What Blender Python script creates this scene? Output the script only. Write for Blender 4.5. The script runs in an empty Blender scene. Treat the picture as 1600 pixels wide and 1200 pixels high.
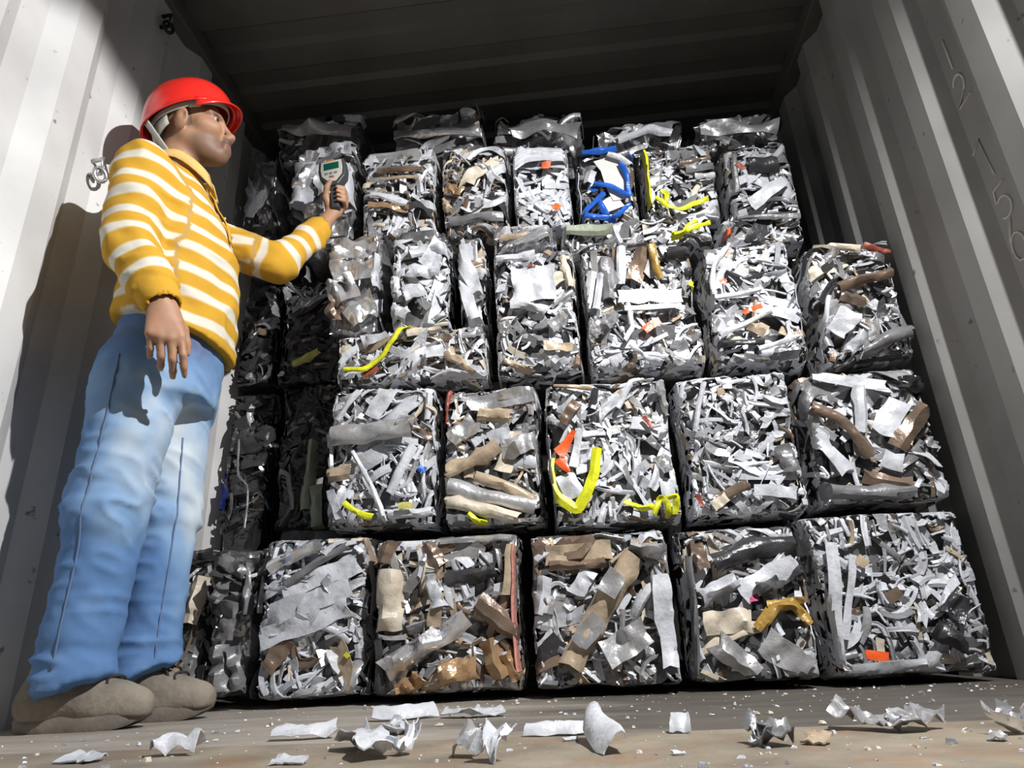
import bpy, math, random
import numpy as np
from mathutils import Vector, Matrix

S = bpy.context.scene
COL = S.collection

# ------------------------------------------------------------------ camera
CAM_Z = 0.12
cd = bpy.data.cameras.new('camera'); cam = bpy.data.objects.new('camera', cd); COL.objects.link(cam)
cd.sensor_width = 36.0; cd.lens = 36.0 * 1049.0 / 1600.0; cd.clip_start = 0.02; cd.clip_end = 60
cam.matrix_world = Matrix(((0.99348235, 0.07792018, 0.0831941, 0.0),
                           (0.10593953, -0.36183879, -0.92620166, 0.0),
                           (-0.04206695, 0.92897854, -0.36773528, CAM_Z),
                           (0, 0, 0, 1)))
S.camera = cam
# ------------------------------------------------------------------ world (dim night yard)
w = bpy.data.worlds.new('night_sky'); S.world = w; w.use_nodes = True
bg = w.node_tree.nodes['Background']; bg.inputs[0].default_value = (0.80, 0.90, 1.0, 1); bg.inputs[1].default_value = 0.095
# ------------------------------------------------------------------ added unseen work lamp at the right of the doors
LAMP = Vector((0.93, 0.35, 2.02))
ld = bpy.data.lights.new('added_lamp_light', 'SPOT'); lamp = bpy.data.objects.new('added_lamp_light', ld); COL.objects.link(lamp)
ld.energy = 375; ld.color = (1.0, 0.985, 0.975); ld.shadow_soft_size = 0.014
ld.spot_size = math.radians(138); ld.spot_blend = 0.95
lamp.location = LAMP
LDIR = Vector((-0.76, 0.47, -0.70))
lamp.rotation_euler = LDIR.to_track_quat('-Z', 'Y').to_euler()
# ------------------------------------------------------------------ view
S.view_settings.view_transform = 'Standard'; S.view_settings.look = 'None'
S.view_settings.gamma = 1; S.view_settings.use_curve_mapping = False
S.view_settings.exposure = 0.0

# ================================================================== helpers
def hash3(ix, iy, iz, seed):
    h = (ix * 374761393 + iy * 668265263 + iz * 2147483647 + seed * 1274126177) & 0xffffffff
    h = ((h ^ (h >> 13)) * 1274126177) & 0xffffffff
    h = ((h ^ (h >> 16)) * 2246822519) & 0xffffffff
    return ((h ^ (h >> 15)) & 0xffff) / 65535.0 * 2 - 1

def vnoise(P, scale, seed=0):
    """value noise in [-1, 1] of points P (N, 3)"""
    q = np.asarray(P, float) / scale
    i = np.floor(q).astype(np.int64); f = q - i; f = f * f * (3 - 2 * f)
    r = 0
    for dx in (0, 1):
        for dy in (0, 1):
            for dz in (0, 1):
                wgt = (f[:, 0] if dx else 1 - f[:, 0]) * (f[:, 1] if dy else 1 - f[:, 1]) * (f[:, 2] if dz else 1 - f[:, 2])
                r = r + wgt * hash3(i[:, 0] + dx, i[:, 1] + dy, i[:, 2] + dz, seed)
    return r

def make_mesh(name, V, F, mats, midx=None, parent=None, smooth=True, sharp=None, loc=None):
    V = np.asarray(V, np.float32); me = bpy.data.meshes.new(name)
    if isinstance(F, np.ndarray):
        k = F.shape[1]; n = len(F)
        me.vertices.add(len(V)); me.vertices.foreach_set('co', V.ravel())
        me.loops.add(n * k); me.loops.foreach_set('vertex_index', F.ravel().astype(np.int32))
        me.polygons.add(n); me.polygons.foreach_set('loop_start', np.arange(0, n * k, k, dtype=np.int32))
        me.polygons.foreach_set('loop_total', np.full(n, k, np.int32))
        me.update(calc_edges=True)
    else:
        me.from_pydata(V.tolist(), [], F)
    for m in (mats if isinstance(mats, (list, tuple)) else [mats]): me.materials.append(m)
    if midx is not None: me.polygons.foreach_set('material_index', np.asarray(midx, np.int32))
    me.polygons.foreach_set('use_smooth', np.full(len(me.polygons), smooth))
    me.validate()
    if sharp: me.set_sharp_from_angle(angle=math.radians(sharp))
    o = bpy.data.objects.new(name, me); COL.objects.link(o)
    if loc is not None:
        o.location = loc
    if parent: o.parent = parent
    return o

def empty(name, loc, label=None, cat=None, group=None):
    o = bpy.data.objects.new(name, None); COL.objects.link(o); o.location = loc
    o.empty_display_size = 0.05
    tag(o, label, cat, group); return o

def tag(o, label=None, cat=None, group=None, kind=None):
    if label: o['label'] = label
    if cat: o['category'] = cat
    if group: o['group'] = group
    if kind: o['kind'] = kind
    return o

def adopt(o, root):
    """parent o to root while keeping the world-space vertices where they are"""
    o.parent = root; o.location = Vector(o.location) - Vector(root.location); return o

def box_data(x0, x1, y0, y1, z0, z1):
    V = [(x0, y0, z0), (x1, y0, z0), (x1, y1, z0), (x0, y1, z0), (x0, y0, z1), (x1, y0, z1), (x1, y1, z1), (x0, y1, z1)]
    F = [(0, 3, 2, 1), (4, 5, 6, 7), (0, 1, 5, 4), (1, 2, 6, 5), (2, 3, 7, 6), (3, 0, 4, 7)]
    return V, F

def bevel(o, wd, seg=2):
    b = o.modifiers.new('bevel', 'BEVEL'); b.width = wd; b.segments = seg; b.limit_method = 'ANGLE'; return o

def tube_data(pts, r, seg=8, closed=False):
    """swept circle along pts; r scalar or list"""
    P = [Vector(p) for p in pts]; n = len(P)
    R = r if isinstance(r, (list, tuple)) else [r] * n
    V = []; F = []
    up = Vector((0.13, 0.31, 0.94))
    for i in range(n):
        a = P[i - 1] if (i > 0 or closed) else P[i]; b = P[(i + 1) % n] if (i < n - 1 or closed) else P[i]
        t = (b - a).normalized(); u = t.cross(up)
        if u.length < 1e-3: u = t.cross(Vector((1, 0, 0)))
        u.normalize(); v = t.cross(u)
        for k in range(seg):
            an = 2 * math.pi * k / seg
            V.append(P[i] + (u * math.cos(an) + v * math.sin(an)) * R[i])
    m = n if closed else n - 1
    for i in range(m):
        j = (i + 1) % n
        for k in range(seg):
            F.append((i * seg + k, i * seg + (k + 1) % seg, j * seg + (k + 1) % seg, j * seg + k))
    if not closed:
        F.append(tuple(range(seg))[::-1]); F.append(tuple(range((n - 1) * seg, n * seg)))
    return [tuple(v) for v in V], F

# ================================================================== materials
def newmat(name):
    m = bpy.data.materials.new(name); m.use_nodes = True
    return m, m.node_tree.nodes, m.node_tree.links, m.node_tree.nodes['Principled BSDF']

def mat(name, col, rough=0.5, metal=0.0, var=0.0, vscale=20, bump=0.0, bscale=60, dirt=None, dirt_amt=0.35, dscale=12, coat=0.0, spec=0.5, aniso=False):
    m, N, L, p = newmat(name)
    p.inputs['Roughness'].default_value = rough; p.inputs['Metallic'].default_value = metal
    p.inputs['Coat Weight'].default_value = coat; p.inputs['Specular IOR Level'].default_value = spec
    tc = N.new('ShaderNodeTexCoord')
    c = None
    if var:
        n = N.new('ShaderNodeTexNoise'); n.inputs['Scale'].default_value = vscale; n.inputs['Detail'].default_value = 5
        L.new(tc.outputs['Object'], n.inputs['Vector'])
        r = N.new('ShaderNodeValToRGB'); r.color_ramp.elements[0].position = 0.3; r.color_ramp.elements[1].position = 0.7
        r.color_ramp.elements[0].color = tuple(max(0, x * (1 - var)) for x in col) + (1,)
        r.color_ramp.elements[1].color = tuple(min(1, x * (1 + var)) for x in col) + (1,)
        L.new(n.outputs['Fac'], r.inputs['Fac']); c = r.outputs['Color']
    if dirt:
        n = N.new('ShaderNodeTexNoise'); n.inputs['Scale'].default_value = dscale; n.inputs['Detail'].default_value = 8; n.inputs['Roughness'].default_value = 0.65
        L.new(tc.outputs['Object'], n.inputs['Vector'])
        r = N.new('ShaderNodeValToRGB'); r.color_ramp.elements[0].position = 0.5; r.color_ramp.elements[1].position = 0.72
        r.color_ramp.elements[0].color = (0, 0, 0, 1); r.color_ramp.elements[1].color = (dirt_amt, dirt_amt, dirt_amt, 1)
        L.new(n.outputs['Fac'], r.inputs['Fac'])
        mx = N.new('ShaderNodeMix'); mx.data_type = 'RGBA'
        L.new(r.outputs['Color'], mx.inputs[0])
        if c: L.new(c, mx.inputs[6])
        else: mx.inputs[6].default_value = tuple(col) + (1,)
        mx.inputs[7].default_value = tuple(dirt) + (1,); c = mx.outputs[2]
    if c: L.new(c, p.inputs['Base Color'])
    else: p.inputs['Base Color'].default_value = tuple(col) + (1,)
    if bump:
        n = N.new('ShaderNodeTexNoise'); n.inputs['Scale'].default_value = bscale; n.inputs['Detail'].default_value = 4
        L.new(tc.outputs['Object'], n.inputs['Vector'])
        b = N.new('ShaderNodeBump'); b.inputs['Strength'].default_value = bump; b.inputs['Distance'].default_value = 0.01
        L.new(n.outputs['Fac'], b.inputs['Height']); L.new(b.outputs['Normal'], p.inputs['Normal'])
    return m

DIRT = (0.09, 0.075, 0.06)
M_white = mat('white_painted_aluminium', (0.59, 0.61, 0.655), 0.38, 0.0, 0.10, 9, 0.25, 70, DIRT, 0.45, 22)
M_white2 = mat('pale_grey_painted_aluminium', (0.50, 0.52, 0.56), 0.42, 0.0, 0.15, 9, 0.25, 60, DIRT, 0.5, 22)
M_silver = mat('bare_aluminium', (0.82, 0.82, 0.84), 0.25, 0.80, 0.10, 14, 0.4, 26, (0.2, 0.19, 0.18), 0.5, 18)
M_dull = mat('dull_mill_aluminium', (0.52, 0.52, 0.53), 0.40, 0.5, 0.15, 14, 0.35, 45, DIRT, 0.6, 18)
M_grey = mat('grey_coated_aluminium', (0.22, 0.22, 0.23), 0.36, 0.25, 0.15, 12, 0.3, 50, DIRT, 0.6, 18)
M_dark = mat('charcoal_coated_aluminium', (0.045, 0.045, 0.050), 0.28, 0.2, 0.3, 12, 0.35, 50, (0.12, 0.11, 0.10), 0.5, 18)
M_brown = mat('bronze_coated_aluminium', (0.21, 0.15, 0.11), 0.30, 0.25, 0.2, 12, 0.3, 50, DIRT, 0.6, 18)
M_tan = mat('tan_coated_aluminium', (0.47, 0.37, 0.26), 0.34, 0.1, 0.15, 12, 0.3, 50, DIRT, 0.5, 18)
M_cream = mat('cream_coated_aluminium', (0.62, 0.55, 0.44), 0.4, 0.0, 0.15, 12, 0.3, 50, DIRT, 0.5, 18)
M_copper = mat('copper_brown_foil', (0.43, 0.28, 0.155), 0.20, 0.35, 0.2, 12, 0.4, 40)
M_mustard = mat('mustard_scrap', (0.36, 0.22, 0.05), 0.4, 0.1, 0.25, 20, 0.4, 50)
M_yellow = mat('yellow_strap_plastic', (0.68, 0.70, 0.02), 0.4, 0.0, 0.12, 30, 0.3, 80, (0.2, 0.2, 0.02), 0.5, 30)
M_paleyellow = mat('faded_yellow_scrap', (0.55, 0.52, 0.16), 0.45, 0.0, 0.15, 30, 0.3, 80)
M_orange = mat('orange_red_painted_scrap', (0.82, 0.11, 0.02), 0.38, 0.0, 0.1, 30, 0.2, 60)
M_brick = mat('brick_red_scrap', (0.27, 0.055, 0.035), 0.45, 0.0, 0.2, 30, 0.3, 60)
M_pink = mat('salmon_strip', (0.55, 0.25, 0.21), 0.5, 0.0, 0.15, 30, 0.2, 60, (0.18, 0.06, 0.05), 0.8, 70)
M_magenta = mat('magenta_scrap', (0.45, 0.03, 0.16), 0.4)
M_blue = mat('blue_painted_scrap', (0.02, 0.11, 0.50), 0.32, 0.1, 0.2, 20, 0.3, 50)
M_navy = mat('dark_blue_scrap', (0.006, 0.014, 0.10), 0.35)
M_green = mat('grey_green_painted_scrap', (0.25, 0.28, 0.21), 0.45, 0.0, 0.1, 20, 0.2, 50, DIRT, 0.4, 25)
M_core = mat('crumpled_dark_foil', (0.20, 0.20, 0.20), 0.30, 0.5, 0.5, 18, 0.8, 22)
M_coreS = mat('crumpled_silver_foil', (0.62, 0.62, 0.63), 0.27, 0.85, 0.25, 14, 0.35, 30)
M_mesh = mat('white_mesh_panel', (0.60, 0.60, 0.58), 0.5, 0.0, 0.05, 20)
PAL = [M_white, M_white2, M_silver, M_dull, M_grey, M_dark, M_brown, M_tan, M_cream]
WHITE, PALE, SILVER, DULL, GREY, DARK, BROWN, TAN, CREAM = range(9)

def wall_mat(name, col, rough=0.55):
    m, N, L, p = newmat(name); p.inputs['Roughness'].default_value = rough
    tc = N.new('ShaderNodeTexCoord')
    n1 = N.new('ShaderNodeTexNoise'); n1.inputs['Scale'].default_value = 3.0; n1.inputs['Detail'].default_value = 6
    n2 = N.new('ShaderNodeTexNoise'); n2.inputs['Scale'].default_value = 26; n2.inputs['Detail'].default_value = 3
    for n in (n1, n2): L.new(tc.outputs['Object'], n.inputs['Vector'])
    r1 = N.new('ShaderNodeValToRGB'); r1.color_ramp.elements[0].color = tuple(x * 0.84 for x in col) + (1,); r1.color_ramp.elements[1].color = tuple(min(1, x * 1.06) for x in col) + (1,)
    r1.color_ramp.elements[0].position = .35; r1.color_ramp.elements[1].position = .6
    L.new(n1.outputs['Fac'], r1.inputs['Fac'])
    r2 = N.new('ShaderNodeValToRGB'); r2.color_ramp.elements[0].position = 0.70; r2.color_ramp.elements[1].position = 0.76
    r2.color_ramp.elements[0].color = (0, 0, 0, 1); r2.color_ramp.elements[1].color = (0.75, 0.75, 0.75, 1)
    L.new(n2.outputs['Fac'], r2.inputs['Fac'])
    mx = N.new('ShaderNodeMix'); mx.data_type = 'RGBA'; L.new(r2.outputs['Color'], mx.inputs[0]); L.new(r1.outputs['Color'], mx.inputs[6]); mx.inputs[7].default_value = (0.10, 0.085, 0.07, 1)
    L.new(mx.outputs[2], p.inputs['Base Color'])
    b = N.new('ShaderNodeBump'); b.inputs['Strength'].default_value = 0.1; b.inputs['Distance'].default_value = 0.01
    L.new(n1.outputs['Fac'], b.inputs['Height']); L.new(b.outputs['Normal'], p.inputs['Normal'])
    return m
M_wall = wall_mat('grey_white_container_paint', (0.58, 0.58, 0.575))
M_wall_dimmed = wall_mat('dimmed_container_paint', (0.36, 0.355, 0.345))  # same paint as the left wall, darkened to stand in for dimmer light
M_roof = wall_mat('dark_container_roof_paint', (0.115, 0.112, 0.10))  # darker base tone than the walls
M_steel = mat('galvanised_steel', (0.55, 0.55, 0.55), 0.4, 0.8, 0.15, 30)
M_black = mat('black_rubber', (0.015, 0.015, 0.016), 0.6)
M_chalk = mat('chalk', (0.78, 0.77, 0.70), 0.95)

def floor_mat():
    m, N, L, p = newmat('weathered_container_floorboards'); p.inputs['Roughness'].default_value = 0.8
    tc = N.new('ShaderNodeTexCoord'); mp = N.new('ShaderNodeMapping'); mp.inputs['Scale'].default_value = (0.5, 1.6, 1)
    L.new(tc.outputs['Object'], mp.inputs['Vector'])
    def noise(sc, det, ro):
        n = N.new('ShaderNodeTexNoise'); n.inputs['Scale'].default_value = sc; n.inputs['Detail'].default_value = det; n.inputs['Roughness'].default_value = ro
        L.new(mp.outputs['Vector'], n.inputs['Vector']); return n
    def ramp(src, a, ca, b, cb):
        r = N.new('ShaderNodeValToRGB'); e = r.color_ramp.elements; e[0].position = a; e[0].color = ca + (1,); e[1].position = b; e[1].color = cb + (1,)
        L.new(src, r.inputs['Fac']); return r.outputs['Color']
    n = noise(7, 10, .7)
    shaded_wood = ramp(n.outputs['Fac'], .32, (0.055, 0.048, 0.040), .70, (0.12, 0.105, 0.09))
    lit_dust = ramp(n.outputs['Fac'], .30, (0.21, 0.185, 0.155), .68, (0.37, 0.335, 0.29))
    # floor shadow painted in: pale lit tone left, dark shaded boards right
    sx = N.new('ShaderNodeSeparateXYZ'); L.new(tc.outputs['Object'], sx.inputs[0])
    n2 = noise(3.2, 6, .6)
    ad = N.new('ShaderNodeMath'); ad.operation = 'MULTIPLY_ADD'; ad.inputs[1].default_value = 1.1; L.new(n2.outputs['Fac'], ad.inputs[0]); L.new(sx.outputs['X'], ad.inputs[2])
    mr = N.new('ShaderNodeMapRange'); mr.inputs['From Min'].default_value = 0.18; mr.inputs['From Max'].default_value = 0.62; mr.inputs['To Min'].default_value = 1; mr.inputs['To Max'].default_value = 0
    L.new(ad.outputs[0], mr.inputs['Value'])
    mx = N.new('ShaderNodeMix'); mx.data_type = 'RGBA'; L.new(mr.outputs[0], mx.inputs[0]); L.new(shaded_wood, mx.inputs[6]); L.new(lit_dust, mx.inputs[7])
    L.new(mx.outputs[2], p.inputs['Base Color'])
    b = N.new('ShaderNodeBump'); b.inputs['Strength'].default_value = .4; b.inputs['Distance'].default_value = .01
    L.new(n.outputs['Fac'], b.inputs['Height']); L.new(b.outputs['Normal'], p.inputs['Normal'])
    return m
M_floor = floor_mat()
M_sill = mat('rusty_threshold_steel', (0.235, 0.20, 0.15), 0.6, 0.1, 0.30, 8, 0.4, 40, (0.30, 0.13, 0.05), 0.55, 9)

# ================================================================== the container
XL, XR, YF, YB, ZR = -1.317, 1.033, 0.62, 5.6, 2.36
def corrugated(x_in, sgn):
    """trapezoid corrugated side panel; sgn = direction of 'outwards'"""
    pts = []; y = 1.49 - 0.278 * 4
    while y < YB + .3:
        for dy, off in ((0, 0.036), (0.068, 0.0), (0.138, 0.0), (0.206, 0.036)):
            yy = y + dy
            # small bend radius: two points at each crease
            pts.append((yy - .004, off)); pts.append((yy + .004, off))
        y += 0.278
    pts = sorted(p for p in pts if YF <= p[0] <= YB)
    zs = np.linspace(0.0, ZR, 9); V = []; F = []
    for t in (0.0, 0.004):
        for (y, o) in pts:
            for z in zs: V.append((x_in + sgn * (o + t), y, z))
    n = len(pts); k = len(zs)
    for i in range(n - 1):
        for j in range(k - 1):
            a = i * k + j; q = (a, a + k, a + k + 1, a + 1)
            F.append(q if sgn > 0 else q[::-1])
            b = a + n * k; q = (b, b + 1, b + k + 1, b + k); F.append(q if sgn > 0 else q[::-1])
    return V, F
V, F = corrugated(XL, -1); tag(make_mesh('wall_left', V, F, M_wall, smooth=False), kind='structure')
V, F = corrugated(XR, 1); tag(make_mesh('wall_right', V, F, M_wall_dimmed, smooth=False), kind='structure')
# roof with shallow cross ribs
pts = []; y = YF
while y < YB:
    for dy, o in ((0, 0), (.10, 0), (.12, .02), (.19, .02), (.21, 0)): pts.append((y + dy, o))
    y += .21001
V = []; F = []
for (yy, o) in pts:
    for x in np.linspace(XL - .04, XR + .04, 7): V.append((x, yy, ZR + 0.012 + o))
for i in range(len(pts) - 1):
    for j in range(6):
        a = i * 7 + j; F.append((a, a + 7, a + 8, a + 1))
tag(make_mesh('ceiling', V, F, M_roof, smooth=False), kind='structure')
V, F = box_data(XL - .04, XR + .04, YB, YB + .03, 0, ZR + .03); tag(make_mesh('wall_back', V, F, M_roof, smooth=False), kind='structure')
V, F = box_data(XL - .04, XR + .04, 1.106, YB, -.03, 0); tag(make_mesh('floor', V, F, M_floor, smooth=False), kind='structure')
V, F = box_data(XL - .04, XR + .04, 0.56, 1.105, -.03, 0.001); tag(bevel(make_mesh('trim_1', V, F, M_sill, smooth=False), .002), kind='structure')
for i, (a, b, c, d) in enumerate(((XL - .04, XL + .022, ZR - .05, ZR + .02), (XR - .022, XR + .04, ZR - .05, ZR + .02))):
    V, F = box_data(a, b, YF, YB, c, d); tag(bevel(make_mesh('trim_%d' % (i + 2), V, F, M_roof, smooth=False), .008), kind='structure')
V, F = box_data(XL - .04, XR + .04, 0.50, 0.60, 2.28, 2.50); tag(make_mesh('trim_4', V, F, M_roof, smooth=False), kind='structure')
for i, (a, b) in enumerate(((XL - .09, XL), (XR, XR + .09))):
    V, F = box_data(a, b, 0.50, 0.62, -.03, 2.28); tag(make_mesh('trim_%d' % (i + 5), V, F, M_wall, smooth=False), kind='structure')

# added lamp fixture, unseen: its plate blocks light from roof and upper walls
wl = empty('added_lamp_fixture', (XR + .0, .50, 1.98), 'added unseen work lamp with plate and flap cut to shape its shadows', 'lamp')
hn = Vector((0.127, 0.082, -0.99)).normalized(); hx_ = Vector((1, 0, 0)); hx_ = (hx_ - hn * hx_.dot(hn)).normalized(); hy_ = hn.cross(hx_)
V, F = [], []
hp_ = [(-.34, -.22), (.085, -.22), (.085, .40), (-.34, .40)]
for t in (.004, -.004):
    V += [LAMP + hn * t + hx_ * x + (hy_ if hy_.y > 0 else -hy_) * y for x, y in hp_]
F = [(0, 1, 2, 3), (7, 6, 5, 4), (0, 4, 5, 1), (1, 5, 6, 2), (2, 6, 7, 3), (3, 7, 4, 0)]
# blocking plate lifted a little above the lamp
V = [v - hn * .016 for v in V]
adopt(make_mesh('shadow_plate', V, F, M_black, smooth=False), wl)
# added flap, outlined to cast the shadow edge on the left wall
V = []
for sc in (.165, .172):
    V += [LAMP + Vector(d) * sc for d in ((-2.247, .95, .0), (-2.247, 1.25, -.27), (-2.247, 1.68, -.57), (-2.0, 1.70, -.42), (-1.95, 1.75, .14), (-2.247, .95, .14))]
F = [tuple(range(6)), tuple(range(6, 12))[::-1]] + [(k, 6 + k, 6 + (k + 1) % 6, (k + 1) % 6) for k in range(6)]
adopt(make_mesh('shadow_flap', V, F, M_black, smooth=False), wl)
V, F = tube_data([LAMP + Vector((0, 0, .03)), LAMP + Vector((0, 0, .10))], .05, 20); adopt(make_mesh('added_lamp_housing', V, F, M_black), wl)
V, F = tube_data([LAMP + Vector((0, 0, .07)), (XR - .03, .53, 2.09), (XR + .02, .56, 2.09)], .012, 8); adopt(make_mesh('added_lamp_bracket', V, F, M_steel), wl)

# chalk figures on an outer flat of the right wall, reading down the panel
def chalk(strokes, yc, z0, sc, parent):
    for s in strokes:
        P = [(XR + .036 - .0015, yc - u * sc, z0 + v * sc) for u, v in s]
        V, F = tube_data(P, .0028, 6); adopt(make_mesh('chalk_stroke', V, F, M_chalk), parent)
ch = empty('chalk_writing', (XR + .036, 1.455, 1.0), 'chalked number running down an outer rib of the right container wall', 'writing')
YC = 1.455
def arc(cx, cy, rx, ry, a0, a1, n=12): return [(cx + rx * math.cos(math.radians(a0 + (a1 - a0) * i / n)), cy + ry * math.sin(math.radians(a0 + (a1 - a0) * i / n))) for i in range(n + 1)]
chalk([[(0.0, .5), (0, -.5)]], YC, 1.539, .10, ch)
chalk([arc(0, .15, .25, .35, 160, -60), [(.12, -.15), (-.3, -.5), (.35, -.48)]], YC, 1.420, .085, ch)
chalk([[(-.35, .3), (-.05, .5), (.05, -.55)]], YC, 1.203, .11, ch)
chalk([[(.3, .55), (-.2, .5), (-.25, .1)], arc(.0, -.15, .3, .33, 130, -130)], YC, 1.065, .085, ch)
chalk([[(.05, .75), (-.27, .1)], arc(0, -.15, .28, .42, 0, 360)], YC, 0.956, .085, ch)
chalk([[(.1, .1), (-.1, -.1)]], YC, 0.881, .10, ch)

# lashing rings welded to the left wall
def lashing(loc, label, dark):
    r = empty('lashing_ring', loc, label, 'ring', 'lashing rings on the left wall')
    m = M_black if dark else M_steel
    x, y, z = loc
    V, F = tube_data([(x - .004, y, z + .02), (x + .03, y, z + .024), (x + .03, y, z - .03), (x - .004, y, z - .03)], .007, 8)
    adopt(make_mesh('anchor_bar', V, F, m), r)
    V, F = tube_data([(x + .03 + .006 * math.sin(a), y + .017 * math.sin(a), z - .034 + .022 * math.cos(a)) for a in np.linspace(0, 2 * math.pi, 17)[:-1]], .006, 8, True)
    adopt(make_mesh('ring', V, F, m), r)
lashing((XL - .03, 1.475, 1.50), 'steel lashing ring on the left wall behind the shoulder in yellow stripes', False)
lashing((XL + .0, 1.59, 2.22), 'dark lashing ring high on the left wall above the red helmet', True)

# ================================================================== scrap strips
def crease(shape, rng, cell=3.0):
    """smooth random field on a strip grid: a coarse random lattice, interpolated"""
    a = max(2, int(round(shape[0] / cell)) + 1); b = max(2, int(round(shape[1] / cell)) + 1)
    G = rng.normal(size=(a, b)); x = np.linspace(0, a - 1, shape[0]); y = np.linspace(0, b - 1, shape[1])
    G = np.stack([np.interp(x, np.arange(a), G[:, j]) for j in range(b)], 1)
    return np.stack([np.interp(y, np.arange(b), G[i]) for i in range(shape[0])], 0)

def strip(L, wd, n, m, rng, style, crumple=.05, curve=0.6, bend=.06):
    s = np.linspace(-.5, .5, n + 1) * L; t = np.linspace(-.5, .5, m + 1) * wd
    Sg, T = np.meshgrid(s, t, indexing='ij'); H = np.zeros_like(Sg)
    T = T * (1 + rng.uniform(-.35, .35) * Sg / L * 2 * .5)
    if style == 'V': H -= np.abs(T) * rng.uniform(.3, .9)
    elif style == 'C':
        k = .3 * wd; a = np.abs(T); H -= np.maximum(a - k, 0) * 1.3; T = np.sign(T) * np.minimum(a, k + .02 * wd + (a - k) * .2)
    elif style == 'R':
        A = rng.uniform(1.5, 3.6); R = wd / A; an = T / R; T = R * np.sin(an); H += R * np.cos(an) - R
    elif style == 'S':
        H += .12 * wd * np.sin(T / wd * 2 * math.pi * rng.uniform(1, 2.2))
    H += bend * L * np.sin(Sg / L * math.pi * rng.uniform(.8, 2.4) + rng.uniform(0, 6))
    H += crease(Sg.shape, rng) * crumple * 1.6 * wd + rng.normal(size=Sg.shape) * crumple * .15 * wd
    Sg = Sg + crease(Sg.shape, rng) * .03 * L; T = T + crease(Sg.shape, rng) * .06 * wd
    kap = rng.normal() * curve / L; ang = kap * Sg
    X = Sg - T * np.sin(ang); Y = T * np.cos(ang) + kap * Sg ** 2 / 2
    return np.stack([X, Y, H], -1)

_sh = {}
def shell_faces(n, m):
    if (n, m) in _sh: return _sh[n, m]
    N = (n + 1) * (m + 1); id_ = np.arange(N).reshape(n + 1, m + 1)
    q = np.stack([id_[:-1, :-1], id_[1:, :-1], id_[1:, 1:], id_[:-1, 1:]], -1).reshape(-1, 4)
    per = np.concatenate([id_[:, 0], id_[-1, 1:], id_[::-1, -1][1:], id_[0, ::-1][1:]])
    a = per[:-1]; b = per[1:]
    F = np.concatenate([q, q[:, ::-1] + N, np.stack([b, a, a + N, b + N], -1)])
    _sh[n, m] = F; return F

def rotm(phi, roll, pitch):
    c, s = math.cos(phi), math.sin(phi); Rz = np.array([[c, -s, 0], [s, c, 0], [0, 0, 1]])
    c, s = math.cos(roll), math.sin(roll); Rx = np.array([[1, 0, 0], [0, c, -s], [0, s, c]])
    c, s = math.cos(pitch), math.sin(pitch); Ry = np.array([[c, 0, s], [0, 1, 0], [-s, 0, c]])
    return Rz @ Ry @ Rx

def solid(P, th):
    """closed shell of a strip grid P (n+1, m+1, 3): top and a copy pushed back by th"""
    n, m = P.shape[0] - 1, P.shape[1] - 1
    du = np.gradient(P, axis=0); dv = np.gradient(P, axis=1); nn = np.cross(du, dv)
    nn /= np.linalg.norm(nn, axis=-1, keepdims=True) + 1e-9
    V = np.concatenate([P.reshape(-1, 3), (P - nn * th).reshape(-1, 3)])
    return V, shell_faces(n, m)

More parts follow.
